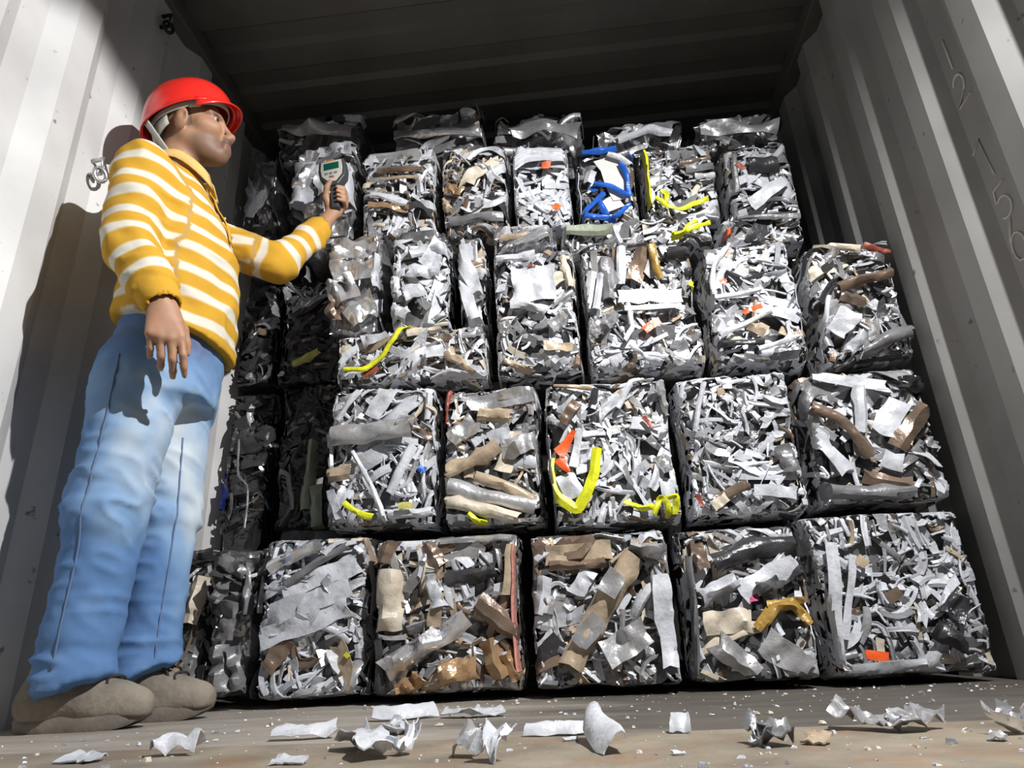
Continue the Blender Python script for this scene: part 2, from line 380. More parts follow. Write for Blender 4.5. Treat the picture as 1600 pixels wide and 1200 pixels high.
class Bale:
    def __init__(s, label, box, pal, seed, n=230, core='dark', depth=.42, top=0.0, bot=0.0, rot=0.0, big=16, size=1.0, cat='bale'):
        s.x0, s.x1, s.z0, s.z1, s.Y = box; s.rng = np.random.default_rng(seed); s.depth = depth; s.seed = seed; s.yaw = s.rng.normal() * .03; s.lean = s.rng.normal() * .02
        s.cx = (s.x0 + s.x1) / 2; s.cz = (s.z0 + s.z1) / 2
        s.root = empty('scrap_bale', (s.cx, s.Y + depth / 2, s.z0 - bot), label, cat, 'scrap metal bales in the stack')
        pal = np.array(pal, float); s.pal = pal / pal.sum()
        s.core(core, top, bot)
        s.fill(n, big, size)
    def surf(s, u, v, d):
        """front-face coordinates (x, z, outward) to world, folding round the edges of the block"""
        m = .012
        ou = np.maximum(s.x0 + m - u, 0) + np.maximum(u - s.x1 + m, 0); ov = np.maximum(s.z0 + m - v, 0) + np.maximum(v - s.z1 + m, 0)
        uu = np.clip(u, s.x0 + m - np.minimum(ou * .12, .01), s.x1 - m + np.minimum(ou * .12, .01)); vv = np.clip(v, s.z0 + m - np.minimum(ov * .12, .01), s.z1 - m + np.minimum(ov * .12, .01))
        eu = np.minimum(uu - s.x0, s.x1 - uu); ev = np.minimum(vv - s.z0, s.z1 - vv)
        rr = .03
        rnd = (np.maximum(rr - eu, 0) ** 2 + np.maximum(rr - ev, 0) ** 2) / rr * .8
        fold = ou + ov
        dd = np.where(fold > 0, d * .4, d)
        pts = np.stack([uu, np.zeros_like(uu), vv], -1).reshape(-1, 3)
        low = vnoise(pts, .13, s.seed + 5).reshape(uu.shape) * .014
        return s.warp(np.stack([uu, s.Y - dd + rnd + fold + low, vv], -1))
    def warp(s, P):
        sh = P.shape; P = P.reshape(-1, 3); q = P * [1, .5, 1]
        qa = (P[:, 0] - s.cx) / (s.x1 - s.x0) * 2; qb = (P[:, 2] - s.cz) / (s.z1 - s.z0) * 2
        dx = -np.abs(vnoise(q, .11, s.seed + 50)) * .015 * np.sign(qa) * np.clip(np.abs(qa), 0, 1) ** 2
        dz = -np.abs(vnoise(q, .13, s.seed + 51)) * .012 * np.sign(qb) * np.clip(np.abs(qb), 0, 1) ** 2
        dy = (P[:, 0] - s.cx) * s.yaw + (P[:, 2] - s.cz) * s.lean
        return (P + np.stack([dx, dy, dz], -1)).reshape(sh)
    def core(s, kind, top, bot):
        nx, ny, nz = (22, 10, 22) if kind != 'foil' else (46, 14, 40)
        g = .012 if kind != 'foil' else 0.003
        X = np.linspace(s.x0 + g, s.x1 - g, nx + 1); Yy = np.linspace(s.Y + .014, s.Y + s.depth, ny + 1); Z = np.linspace(s.z0 - bot + .002, s.z1 + top - .002, nz + 1)
        V = []; F = []; idx = {}
        def vid(i, j, k):
            if (i, j, k) not in idx: idx[i, j, k] = len(V); V.append((X[i], Yy[j], Z[k]))
            return idx[i, j, k]
        for i in range(nx):
            for k in range(nz):
                F.append((vid(i, 0, k), vid(i + 1, 0, k), vid(i + 1, 0, k + 1), vid(i, 0, k + 1)))
                F.append((vid(i, ny, k), vid(i, ny, k + 1), vid(i + 1, ny, k + 1), vid(i + 1, ny, k)))
        for j in range(ny):
            for k in range(nz):
                F.append((vid(0, j, k), vid(0, j, k + 1), vid(0, j + 1, k + 1), vid(0, j + 1, k)))
                F.append((vid(nx, j, k), vid(nx, j + 1, k), vid(nx, j + 1, k + 1), vid(nx, j, k + 1)))
            for i in range(nx):
                F.append((vid(i, j, 0), vid(i, j + 1, 0), vid(i + 1, j + 1, 0), vid(i + 1, j, 0)))
                F.append((vid(i, j, nz), vid(i + 1, j, nz), vid(i + 1, j + 1, nz), vid(i, j + 1, nz)))
        V = np.array(V)
        amp = .020 if kind != 'foil' else .034
        n1 = np.abs(vnoise(V * [1, 1, 1.6], .075, s.seed)); n2 = vnoise(V, .03, s.seed + 1)
        dep = amp * (1.0 - n1 * 1.6) + .006 * n2
        if kind == 'foil':
            # big soft dents with sharp creases between them
            r1 = np.abs(vnoise(V * [1, 1, .7] + vnoise(V, .1, s.seed + 7)[:, None] * .03, .085, s.seed)); r2 = np.abs(vnoise(V, .038, s.seed + 2)); r3 = np.abs(vnoise(V, .02, s.seed + 3))
            dep = .006 + .050 * r1 + .018 * r2 + .007 * r3
        c = np.array([s.cx, s.Y + s.depth / 2, (Z[0] + Z[-1]) / 2])
        hs = np.array([(s.x1 - s.x0) / 2 - g, s.depth / 2, (Z[-1] - Z[0]) / 2])
        q = (V - c) / hs
        wq = np.abs(q) ** 6; nrm = np.sign(q) * wq; nrm /= np.linalg.norm(nrm, axis=1, keepdims=True) + 1e-9
        V = V - nrm * np.maximum(dep, 0)[:, None]
        # round the block's edges
        qq = np.sort(np.abs(q), 1); ed = np.clip((qq[:, 1] - .86) / .14, 0, 1)
        V = V - nrm * (ed ** 2 * .018)[:, None]
        V = s.warp(V)
        o = make_mesh('compressed_block', V - np.array(s.root.location), np.array(F), M_coreS if kind in ('silver', 'foil') else M_dark if kind == 'black' else M_core, parent=s.root, sharp=42 if kind != 'foil' else 60)
    def put(s, P, u, v, d, phi, roll, pitch, th=.0022):
        Q = P.reshape(-1, 3) @ rotm(phi, roll, pitch).T; Q = Q.reshape(P.shape)
        W = s.surf(Q[..., 0] + u, Q[..., 1] + v, Q[..., 2] + d)
        # strip axes (right, up, out) keep orientation: x, z, -y
        V, F = solid(W, th)
        return V, F
    def fill(s, n, nbig, size):
        rng = s.rng; VV = []; FF = []; MM = []; off = 0
        area = (s.x1 - s.x0) * (s.z1 - s.z0)
        n = int(n * 2.0 * area / .16)
        loc = np.array(s.root.location)
        styles = ['F', 'V', 'C', 'R', 'S', 'F']
        theta0 = rng.uniform(-.5, .5)
        for i in range(n + nbig):
            isbig = i >= n
            if isbig: L = rng.uniform(.11, .20) * size; wd = rng.uniform(.025, .06) * size
            else:
                L = (.025 + .11 * rng.random() ** 1.8) * size; wd = (.007 + .026 * rng.random() ** 1.4) * size
            m = int(rng.choice(9, p=s.pal))
            st = styles[rng.integers(6)]
            P = strip(L, wd, 9 if isbig else max(3, int(L / .014)), 6 if isbig else (4 if st in 'CRS' else 2), rng, st, rng.choice([.01, .03, .09]), rng.choice([.3, .8, 1.5]), rng.uniform(.01, .06))
            ex = .10 if not isbig else -.02
            u = rng.uniform(s.x0 - ex, s.x1 + ex); v = rng.uniform(s.z0 - ex * .7, s.z1 + ex * .7)
            phi = rng.choice([theta0, theta0 + math.pi / 2, rng.uniform(0, math.pi)]) + rng.normal() * .35
            if isbig: phi = phi * .6
            d = rng.uniform(-.012, .012) + (.002 if isbig else 0)
            V, F = s.put(P, u, v, d, phi, rng.normal() * .42 * (0.5 if isbig else 1), rng.normal() * .14 * (0.5 if isbig else 1))
            if isbig:
                make_mesh('metal_strip', V - loc, F, PAL[m], parent=s.root, sharp=38)
            else:
                VV.append(V); FF.append(F + off); MM.append(np.full(len(F), m)); off += len(V)
        if VV:
            o = make_mesh('small_scrap', np.concatenate(VV) - loc, np.concatenate(FF), PAL, np.concatenate(MM), parent=s.root, sharp=38)
            o['kind'] = 'stuff'
    def ribbon(s, name, pts, wd, material, lift=.012, style='F', label=None, cr=.05, n=14, m=4, th=.0025, wd2=None):
        """a strip that follows a path of (x, z) points over the front face"""
        rng = s.rng; P = np.array(pts, float)
        d = np.r_[0, np.cumsum(np.linalg.norm(np.diff(P, axis=0), axis=1))]
        t = np.linspace(0, d[-1], n + 1); C = np.stack([np.interp(t, d, P[:, 0]), np.interp(t, d, P[:, 1])], -1)
        for _ in range(1):
            C[1:-1] = (C[:-2] + 2 * C[1:-1] + C[2:]) / 4
        T = np.gradient(C, axis=0); T /= np.linalg.norm(T, axis=1, keepdims=True) + 1e-9; Nn = np.stack([-T[:, 1], T[:, 0]], -1)
        w_ = np.linspace(wd, wd if wd2 is None else wd2, n + 1)
        k = np.linspace(-.5, .5, m + 1); H = np.zeros((n + 1, m + 1)); kk = np.repeat(k[None], n + 1, 0)
        if style == 'R': an = kk * 2.6; kk = np.sin(an) / 2.6; H = (np.cos(an) - 1) / 2.6 * w_[:, None] + .12 * w_[:, None]
        elif style == 'V': H = -np.abs(kk) * .6 * w_[:, None] + .1 * w_[:, None]
        elif style == 'C': H = -np.maximum(np.abs(kk) - .38, 0) * 2.2 * w_[:, None]
        elif style == 'P': H = .10 * w_[:, None] * np.cos(kk * math.pi * 2 * 1.5)
        U = C[:, None, 0] + Nn[:, None, 0] * kk * w_[:, None]; Vv = C[:, None, 1] + Nn[:, None, 1] * kk * w_[:, None]
        amp = min(wd, .06)
        H = H + crease(H.shape, rng) * cr * 1.7 * amp + rng.normal(size=H.shape) * cr * .10 * amp + lift
        U = U + crease(H.shape, rng) * .06 * amp; Vv = Vv + crease(H.shape, rng) * .06 * amp
        W = s.surf(U, Vv, H)
        V, F = solid(W, th)
        o = make_mesh(name, V - np.array(s.root.location), F, material, parent=s.root, sharp=38)
        if label: o['label'] = label
        return o

# ================================================================== the stack of bales
#          white pale silver dull grey dark brown tan cream
P_WHITE = (9, 5, 3, 2, 1.5, 1, .4, .5, .6)
P_MIXED = (5, 4, 4, 3, 2.5, 1.6, 1.2, .8, .6)
P_SILV = (3, 4, 6, 4, 2, 1.2, .6, .3, .2)
P_BROWN = (3, 3, 4, 3, 2, 2, 3, 2, 1)
P_GREY = (1, 1.5, 2.5, 3, 4, 4, 1, .4, .2)
P_SHADE = (.03, .05, .12, .25, .6, 11, .25, 0, 0)  # set-back bales: shade of the recess put into near-black scrap colours
Y5, Y4, Y3, Y2 = 1.87, 1.90, 1.92, 2.05

# ---- row on the floor
b = Bale('dark floor bale with cream and black pieces, half hidden behind the blue jeans', (-1.295, -1.09, .012, .455, 1.95), P_GREY, 11, 170, big=5)
b.ribbon('cream_scrap', [(-1.130, 0.228), (-1.117, 0.361)], .045, M_cream, .02, 'V')
b.ribbon('black_scrap', [(-1.205, 0.284), (-1.204, 0.111)], .075, M_dark, .02, 'R')
b.ribbon('tan_scrap', [(-1.188, 0.301), (-1.170, 0.373)], .05, M_tan, .016)
b.ribbon('tan_scrap', [(-1.187, 0.045), (-1.143, 0.126)], .022, M_tan, .02)
b.ribbon('black_scrap', [(-1.151, 0.422), (-1.092, 0.430)], .06, M_dark, .018, 'R')
b.ribbon('pale_sheet', [(-1.138, 0.051), (-1.110, 0.167)], .055, M_grey, .012)
b = Bale('narrow floor bale of glossy dark grey crumpled sheet, second from the left wall', (-1.07, -.912, .012, .442, 1.89), P_GREY, 12, 26, core='foil', big=3)
for i, (q, wd) in enumerate((([(-1.037, 0.405), (-0.954, 0.347)], .05), ([(-1.041, 0.282), (-0.998, 0.349)], .06), ([(-1.000, 0.179), (-0.984, 0.279)], .07), ([(-0.984, 0.041), (-1.007, 0.162)], .08), ([(-0.939, 0.047), (-0.958, 0.160)], .05), ([(-0.930, 0.242), (-0.952, 0.383)], .03))):
    b.ribbon('dark_sheet', q, wd, M_grey, .014, 'R', cr=.12)
b = Bale('whitish floor bale with long pale slabs across it, between dark bale and tan patched bale', (-.899, -.592, .012, .45, Y5), (9, 7, 3, 1, 1, .4, .4, .2, .3), 13, 230, big=10)
b.ribbon('pale_slab', [(-0.894, 0.169), (-0.774, 0.201), (-0.637, 0.253)], .055, M_white, .022, 'S', n=20)
b.ribbon('pale_slab', [(-0.858, 0.230), (-0.743, 0.266), (-0.636, 0.303)], .06, M_white2, .018, 'S', n=20)
b.ribbon('pale_slab', [(-0.818, 0.295), (-0.693, 0.340), (-0.620, 0.362)], .06, M_white, .012, 'S', n=20)
b.ribbon('silver_sheet', [(-0.870, 0.362), (-0.798, 0.393), (-0.716, 0.424)], .055, M_silver, .02, 'R', cr=.1)
b.ribbon('grey_bar', [(-0.810, 0.312), (-0.731, 0.368), (-0.641, 0.416)], .03, M_grey, .024, 'R')
b.ribbon('bronze_scrap', [(-0.858, 0.095), (-0.804, 0.170)], .045, M_brown, .02)
b.ribbon('dark_edge_strip', [(-0.890, 0.240), (-0.902, 0.431)], .018, M_dark, .03)
b.ribbon('yellow_scrap', [(-0.645, 0.128), (-0.633, 0.118)], .012, M_yellow, .025, n=4)
b = Bale('floor bale with large tan and copper patches and a salmon strip at its right edge', (-.578, -.166, .012, .43, Y5), P_BROWN, 14, 200, big=10)
b.ribbon('beige_sheet', [(-0.525, 0.336), (-0.525, 0.182)], .095, M_cream, .030, 'R', cr=.12, n=16, m=8)
b.ribbon('silver_sheet', [(-0.531, 0.076), (-0.437, 0.138), (-0.313, 0.204)], .080, M_silver, .024, 'R', cr=.14, n=18, m=8)
b.ribbon('copper_sheet', [(-0.386, 0.071), (-0.293, 0.078)], .080, M_copper, .030, 'R', cr=.14, n=10, m=7)
b.ribbon('copper_sheet', [(-0.495, 0.025), (-0.437, 0.068)], .055, M_copper, .024, 'R', cr=.12)
b.ribbon('copper_sheet', [(-0.258, 0.146), (-0.227, 0.053)], .06, M_copper, .02, 'V', cr=.1)
b.ribbon('copper_sheet', [(-0.216, 0.113), (-0.178, 0.051)], .05, M_copper, .024, 'V', cr=.1)
b.ribbon('bronze_bar', [(-0.284, 0.241), (-0.222, 0.192), (-0.155, 0.142)], .052, M_brown, .034, 'C')
b.ribbon('bronze_scrap', [(-0.516, 0.436), (-0.547, 0.358)], .045, M_brown, .025, 'V')
b.ribbon('bronze_scrap', [(-0.424, 0.404), (-0.385, 0.341)], .05, M_brown, .02, 'V')
b.ribbon('silver_strip', [(-0.385, 0.410), (-0.170, 0.407)], .025, M_silver, .022, 'R')
b.ribbon('cream_scrap', [(-0.421, 0.317), (-0.385, 0.232)], .05, M_white2, .02, 'R', cr=.1)
b.ribbon('tan_scrap', [(-0.389, 0.274), (-0.403, 0.184)], .035, M_tan, .02)
b.ribbon('dark_sheet', [(-0.367, 0.306), (-0.226, 0.324)], .06, M_dark, .01, 'R')
b.ribbon('dark_sheet', [(-0.559, 0.159), (-0.546, 0.019)], .035, M_dark, .022, 'R')
b.ribbon('tan_strip', [(-0.202, 0.256), (-0.188, 0.390)], .022, M_tan, .024)
b.ribbon('salmon_strip', [(-0.172, 0.389), (-0.177, 0.206), (-0.175, 0.066)], .021, M_pink, .030, cr=.02, n=20)
b = Bale('floor bale with a wide tan strip slanting down its middle, right of the salmon strip', (-.152, .239, .012, .418, Y5), (5, 4, 4, 3, 2, 2, 2, 1, .5), 15, 210, big=10)
b.ribbon('tan_slanted_strip', [(0.138, 0.341), (0.050, 0.220), (-0.053, 0.069)], .085, M_tan, .034, 'R', cr=.06, n=22, m=6)
b.ribbon('silver_sheet', [(0.053, 0.244), (0.091, 0.291)], .05, M_dull, .052, n=6)
b.ribbon('silver_sheet', [(-0.025, 0.121), (0.031, 0.189)], .045, M_silver, .050, n=6)
b.ribbon('tan_scrap', [(-0.102, 0.355), (0.081, 0.361)], .05, M_tan, .022, 'S')
b.ribbon('bronze_scrap', [(-0.095, 0.325), (0.060, 0.325)], .035, M_brown, .028, 'R')
b.ribbon('bronze_scrap', [(-0.127, 0.370), (-0.080, 0.419)], .04, M_brown, .02)
b.ribbon('bronze_foil', [(0.039, 0.095), (0.151, 0.152)], .07, M_dull, .03, 'S', cr=.16)
b.ribbon('white_slab', [(0.200, 0.285), (0.204, 0.058)], .05, M_white, .022, n=18)
b.ribbon('white_slab', [(-0.128, 0.204), (-0.114, 0.301)], .05, M_white2, .02, 'V')
b.ribbon('white_slab', [(-0.023, 0.247), (0.016, 0.311)], .045, M_white, .02)
b.ribbon('crumpled_foil', [(-0.203, 0.037), (-0.090, 0.010)], .07, M_grey, .03, 'R', cr=.16)
b.ribbon('crumpled_foil', [(0.133, 0.372), (0.247, 0.332)], .06, M_dull, .02, 'R', cr=.2)
b = Bale('floor bale with charcoal slab on top and mustard crumple, beside right corner bale', (.253, .581, .012, .412, 1.88), P_MIXED, 16, 210, big=9)
b.ribbon('charcoal_slab', [(0.341, 0.308), (0.460, 0.346), (0.597, 0.350)], .075, M_dark, .03, 'R', n=20, m=6)
b.ribbon('white_slab', [(0.292, 0.224), (0.398, 0.267)], .06, M_white2, .03, 'R')
b.ribbon('white_slab', [(0.399, 0.227), (0.551, 0.300)], .055, M_white, .026, 'S')
b.ribbon('black_crumple', [(0.441, 0.233), (0.574, 0.291)], .05, M_dark, .036, 'R', cr=.2)
b.ribbon('mustard_scrap', [(0.425, 0.140), (0.474, 0.192), (0.523, 0.197), (0.557, 0.149)], .036, M_mustard, .036, 'R', cr=.12, n=20)
b.ribbon('mustard_scrap', [(0.460, 0.200), (0.549, 0.204)], .03, M_mustard, .03, 'R', cr=.12)
b.ribbon('magenta_scrap', [(0.410, 0.215), (0.442, 0.219)], .016, M_magenta, .03, n=5)
b.ribbon('beige_slab', [(0.292, 0.161), (0.421, 0.163)], .06, M_cream, .024, 'S')
b.ribbon('silver_slab', [(0.318, 0.121), (0.407, 0.035)], .06, M_silver, .028, 'V')
b.ribbon('silver_slab', [(0.437, 0.116), (0.532, 0.038)], .07, M_dull, .024, 'S')
b.ribbon('bronze_strip', [(0.309, 0.363), (0.316, 0.296)], .03, M_brown, .028)
b.ribbon('bronze_strip', [(0.560, 0.196), (0.591, 0.298)], .02, M_brown, .03)
b.ribbon('dark_edge_strip', [(0.282, 0.331), (0.258, 0.034)], .03, M_grey, .022, 'R', n=18)
b = Bale('white chip-packed corner bale on the floor by the right wall with a short orange strip', (.587, .99, .012, .425, 1.86), (14, 6, 2, 1, 1.2, 1.2, .5, .7, .8), 17, 330, big=4, size=.8)
b.ribbon('orange_strip', [(0.658, 0.074), (0.711, 0.066)], .022, M_orange, .032, cr=.02, n=8)
b.ribbon('tan_scrap', [(0.689, 0.298), (0.709, 0.281)], .028, M_tan, .03, n=5)
b.ribbon('bronze_scrap', [(0.742, 0.196), (0.780, 0.215)], .028, M_brown, .03, n=6)
b.ribbon('dark_scrap', [(0.833, 0.121), (0.898, 0.082)], .055, M_dark, .03, 'R')
b.ribbon('white_edge_strip', [(0.683, 0.307), (0.617, 0.108)], .018, M_white, .03, n=14)
b.ribbon('white_edge_strip', [(0.635, 0.342), (0.590, 0.051)], .028, M_white, .03, n=14)
b.ribbon('dark_strip', [(0.881, 0.187), (0.918, 0.155)], .06, M_dark, .02)
b.ribbon('white_edge_strip', [(0.617, 0.035), (0.798, 0.043)], .028, M_white2, .03, n=14)

# ---- second row
b = Bale('set back shade-darkened bale with dark blue scraps in the shadow beside the jeans, second row', (-1.30, -1.11, .53, 1.10, 2.3), P_SHADE, 21, 150, core='black', big=6, bot=.085, depth=.4)
b.ribbon('dark_blue_scrap', [(-1.326, 0.652), (-1.317, 0.770)], .08, M_navy, .02, 'R')
b.ribbon('dark_blue_scrap', [(-1.282, 0.626), (-1.281, 0.720)], .05, M_navy, .02, 'R')
b.ribbon('bent_rod', [(-1.231, 0.887), (-1.210, 0.739), (-1.171, 0.713), (-1.161, 0.550)], .012, M_grey, .04, 'R', n=20)
b = Bale('set back shade-darkened bale with grey green slabs, left of the silver tube bale', (-1.098, -.80, .53, 1.10, 2.3), P_SHADE, 22, 150, core='black', big=8, bot=.085, depth=.4)
b.ribbon('grey_slab', [(-0.953, 0.866), (-0.958, 0.606)], .06, M_green, .02, 'R')
b.ribbon('grey_slab', [(-0.917, 0.696), (-0.911, 0.536)], .05, M_green, .024)
b.ribbon('bent_strip', [(-1.065, 0.753), (-1.028, 0.739), (-1.005, 0.609)], .016, M_grey, .03)
b = Bale('second row bale with fat silver tube across its top, yellow strap at its foot', (-.743, -.398, .458, .904, 1.90), P_WHITE, 23, 210, big=7)
b.ribbon('silver_tube', [(-0.730, 0.732), (-0.627, 0.739), (-0.472, 0.750)], .085, M_dull, .05, 'R', cr=.05, n=20, m=8)
b.ribbon('silver_tube', [(-0.508, 0.767), (-0.458, 0.757)], .065, M_silver, .06, 'R', cr=.05, n=6, m=8)
b.ribbon('white_bar', [(-0.742, 0.754), (-0.725, 0.648)], .03, M_white, .03, 'C', n=8)
b.ribbon('tan_block', [(-0.740, 0.624), (-0.657, 0.628)], .05, M_tan, .032, 'C', n=8)
b.ribbon('white_strip', [(-0.709, 0.792), (-0.633, 0.902)], .028, M_white, .024, 'R')
b.ribbon('white_strip', [(-0.599, 0.794), (-0.541, 0.905)], .05, M_white2, .022)
b.ribbon('white_strip', [(-0.654, 0.687), (-0.581, 0.565), (-0.550, 0.470)], .022, M_white, .032, 'R', n=18)
b.ribbon('white_strip', [(-0.539, 0.553), (-0.468, 0.693)], .035, M_white, .026, 'R')
b.ribbon('white_strip', [(-0.717, 0.574), (-0.683, 0.487)], .024, M_white, .026)
b.ribbon('white_slab', [(-0.541, 0.487), (-0.409, 0.498)], .035, M_white, .026, 'R')
b.ribbon('yellow_strap', [(-0.666, 0.529), (-0.633, 0.504), (-0.582, 0.481)], .024, M_yellow, .04, 'R', n=10)
b.ribbon('faded_yellow_scrap', [(-0.507, 0.509), (-0.462, 0.514)], .018, M_paleyellow, .045, n=6)
b.ribbon('blue_scrap', [(-0.453, 0.623), (-0.432, 0.616)], .02, M_blue, .03, n=5)
b = Bale('second row bale of broad tan and silver strips with yellow strap end under them', (-.392, -.091, .440, .883, 1.91), (3, 3, 5, 3, 2, 1, 1.6, 2, 1.6), 24, 190, big=8)
b.ribbon('tan_strip', [(-0.377, 0.607), (-0.296, 0.640), (-0.218, 0.684)], .06, M_tan, .034, 'R', n=18, m=6)
b.ribbon('tan_strip', [(-0.287, 0.595), (-0.204, 0.557), (-0.128, 0.510)], .05, M_tan, .03, 'R', n=18, m=6)
b.ribbon('silver_slab', [(-0.383, 0.573), (-0.261, 0.531), (-0.114, 0.500)], .07, M_dull, .026, 'R', n=18, m=6)
b.ribbon('cream_slab', [(-0.383, 0.526), (-0.262, 0.490), (-0.162, 0.457)], .055, M_cream, .036, 'R', n=18, m=6)
b.ribbon('silver_slab', [(-0.362, 0.708), (-0.289, 0.763)], .07, M_silver, .03, 'R')
b.ribbon('tan_block', [(-0.277, 0.787), (-0.176, 0.771)], .045, M_tan, .03, 'C')
b.ribbon('silver_slab', [(-0.302, 0.816), (-0.095, 0.840)], .05, M_silver, .026, 'S', cr=.12)
b.ribbon('silver_slab', [(-0.209, 0.667), (-0.094, 0.688)], .06, M_dull, .024, 'S', cr=.1)
b.ribbon('white_slab', [(-0.246, 0.700), (-0.178, 0.715)], .05, M_white2, .022)
b.ribbon('brick_red_strip', [(-0.384, 0.760), (-0.359, 0.873)], .022, M_brick, .03, 'R')
b.ribbon('yellow_strap', [(-0.309, 0.479), (-0.285, 0.455), (-0.256, 0.448)], .022, M_yellow, .045, 'R', n=10)
b.ribbon('grey_slab', [(-0.389, 0.471), (-0.309, 0.460)], .05, M_grey, .03, 'C')
b = Bale('second row bale with an orange tag and a yellow strap bent into a U', (-.084, .298, .425, .868, 1.90), (11, 5, 4, 1.5, 1.2, .6, .5, .6, .6), 25, 250, big=6)
b.ribbon('white_panel', [(-0.047, 0.530), (0.009, 0.554)], .085, M_white, .028, n=8, m=6)
b.ribbon('white_bar', [(-0.006, 0.593), (0.021, 0.706)], .024, M_white, .04)
b.ribbon('orange_tag', [(-0.046, 0.634), (-0.025, 0.661), (0.006, 0.702)], .036, M_orange, .045, cr=.03, n=8, wd2=.012)
b.ribbon('orange_tag', [(-0.047, 0.620), (-0.020, 0.580)], .032, M_orange, .042, cr=.03, n=6, wd2=.014)
b.ribbon('yellow_strap', [(-0.075, 0.622), (-0.074, 0.550), (-0.056, 0.505), (-0.002, 0.465), (0.027, 0.507), (0.052, 0.570), (0.066, 0.645)], .031, M_yellow, .050, 'V', n=34, cr=.04)
b.ribbon('yellow_strap', [(0.130, 0.489), (0.171, 0.462), (0.207, 0.468)], .020, M_yellow, .04, 'R', cr=.12)
b.ribbon('yellow_strap', [(0.208, 0.445), (0.227, 0.487), (0.247, 0.475), (0.247, 0.436)], .022, M_yellow, .044, 'R', cr=.15)
b.ribbon('yellow_strap', [(0.244, 0.484), (0.273, 0.488), (0.262, 0.442)], .022, M_yellow, .044, 'R', cr=.15)
b.ribbon('white_strip', [(0.139, 0.767), (0.185, 0.845), (0.253, 0.859)], .022, M_white, .035, 'R', n=16)
b.ribbon('bronze_strip', [(-0.028, 0.730), (0.018, 0.787)], .028, M_brown, .03)
b.ribbon('tan_strip', [(-0.045, 0.847), (0.069, 0.829)], .022, M_tan, .036, 'R')
b.ribbon('silver_sheet', [(0.269, 0.837), (0.290, 0.735)], .05, M_silver, .03, 'R')
b.ribbon('red_strip', [(0.210, 0.731), (0.234, 0.696)], .012, M_brick, .03, n=5)
b.ribbon('silver_sheet', [(0.242, 0.613), (0.263, 0.565)], .05, M_silver, .026, 'R')
b = Bale('second row bale packed with thin white strips, second bale from the right wall', (.310, .642, .430, .86, 1.91), (11, 7, 2, 1.5, 1.5, 1, .4, .3, .4), 26, 320, big=5, size=.85)
b.ribbon('grey_sheet', [(0.585, 0.620), (0.597, 0.544)], .055, M_grey, .026, 'R')
b.ribbon('bronze_strip', [(0.376, 0.478), (0.470, 0.517)], .04, M_brown, .03, 'R')
b.ribbon('cream_scrap', [(0.369, 0.460), (0.412, 0.484)], .028, M_cream, .036)
b.ribbon('white_slab', [(0.484, 0.498), (0.594, 0.481)], .035, M_white, .03)
b.ribbon('red_strip', [(0.327, 0.499), (0.339, 0.462)], .012, M_brick, .03, n=5)
b.ribbon('white_strip', [(0.391, 0.821), (0.342, 0.676)], .02, M_white, .034, 'R', n=14)
b = Bale('second row bale against right wall with curved bronze strip above a grey slab', (.650, 1.005, .440, .84, 1.89), P_MIXED, 27, 200, big=8)
b.ribbon('bronze_curved_strip', [(0.670, 0.721), (0.740, 0.677), (0.779, 0.618), (0.796, 0.566)], .045, M_brown, .04, 'R', n=20, m=6)
b.ribbon('bronze_curved_strip', [(0.873, 0.584), (0.927, 0.644), (0.978, 0.697)], .05, M_brown, .036, 'V', n=14)
b.ribbon('grey_slab', [(0.625, 0.481), (0.755, 0.472), (0.888, 0.458)], .06, M_grey, .034, 'R', n=20, m=6)
b.ribbon('grey_slab', [(0.774, 0.519), (0.889, 0.476)], .05, M_brown, .026, 'V')
b.ribbon('white_slab', [(0.658, 0.646), (0.734, 0.530)], .05, M_white, .026, 'S')
b.ribbon('white_panel', [(0.842, 0.632), (0.915, 0.721)], .06, M_white, .026, n=10, m=5)
b.ribbon('white_bar', [(0.792, 0.636), (0.823, 0.777)], .035, M_white2, .034, 'C')
b.ribbon('white_panel', [(0.825, 0.560), (0.871, 0.539)], .045, M_white, .04, n=6)
b.ribbon('black_crumple', [(0.929, 0.778), (1.015, 0.761)], .05, M_dark, .03, 'R', cr=.14)
b.ribbon('white_strip', [(0.698, 0.818), (0.892, 0.771)], .03, M_white, .03, 'S')
b.ribbon('silver_sheet', [(0.947, 0.606), (0.991, 0.584)], .04, M_silver, .03, 'R', cr=.2)
# ---- flat bale between the second and third rows
b = Bale('low flat bale above the silver tube bale with a yellow strap running up across it', (-.743, -.243, .906, 1.102, 1.91), (9, 5, 4, 2, 1, .6, .6, 1, .8), 31, 300, big=7)
b.ribbon('yellow_strap', [(-0.695, 0.955), (-0.628, 0.947), (-0.573, 0.986), (-0.540, 1.031), (-0.512, 1.080), (-0.468, 1.108)], .026, M_yellow, .045, 'R', n=28)
b.ribbon('beige_slab', [(-0.495, 1.072), (-0.390, 1.085)], .05, M_cream, .03, 'R')
b.ribbon('pale_panel', [(-0.653, 1.063), (-0.569, 1.090)], .06, M_white2, .026)
b.ribbon('tan_patch', [(-0.366, 0.997), (-0.286, 0.914)], .055, M_tan, .03, 'R', wd2=.03)
b.ribbon('white_slab', [(-0.371, 0.927), (-0.250, 0.902)], .03, M_white, .03, 'R')
b.ribbon('white_panel', [(-0.411, 1.019), (-0.407, 0.974)], .06, M_white, .03, n=6)
b.ribbon('brick_red_strip', [(-0.633, 0.934), (-0.586, 0.957)], .02, M_brick, .026, n=6)
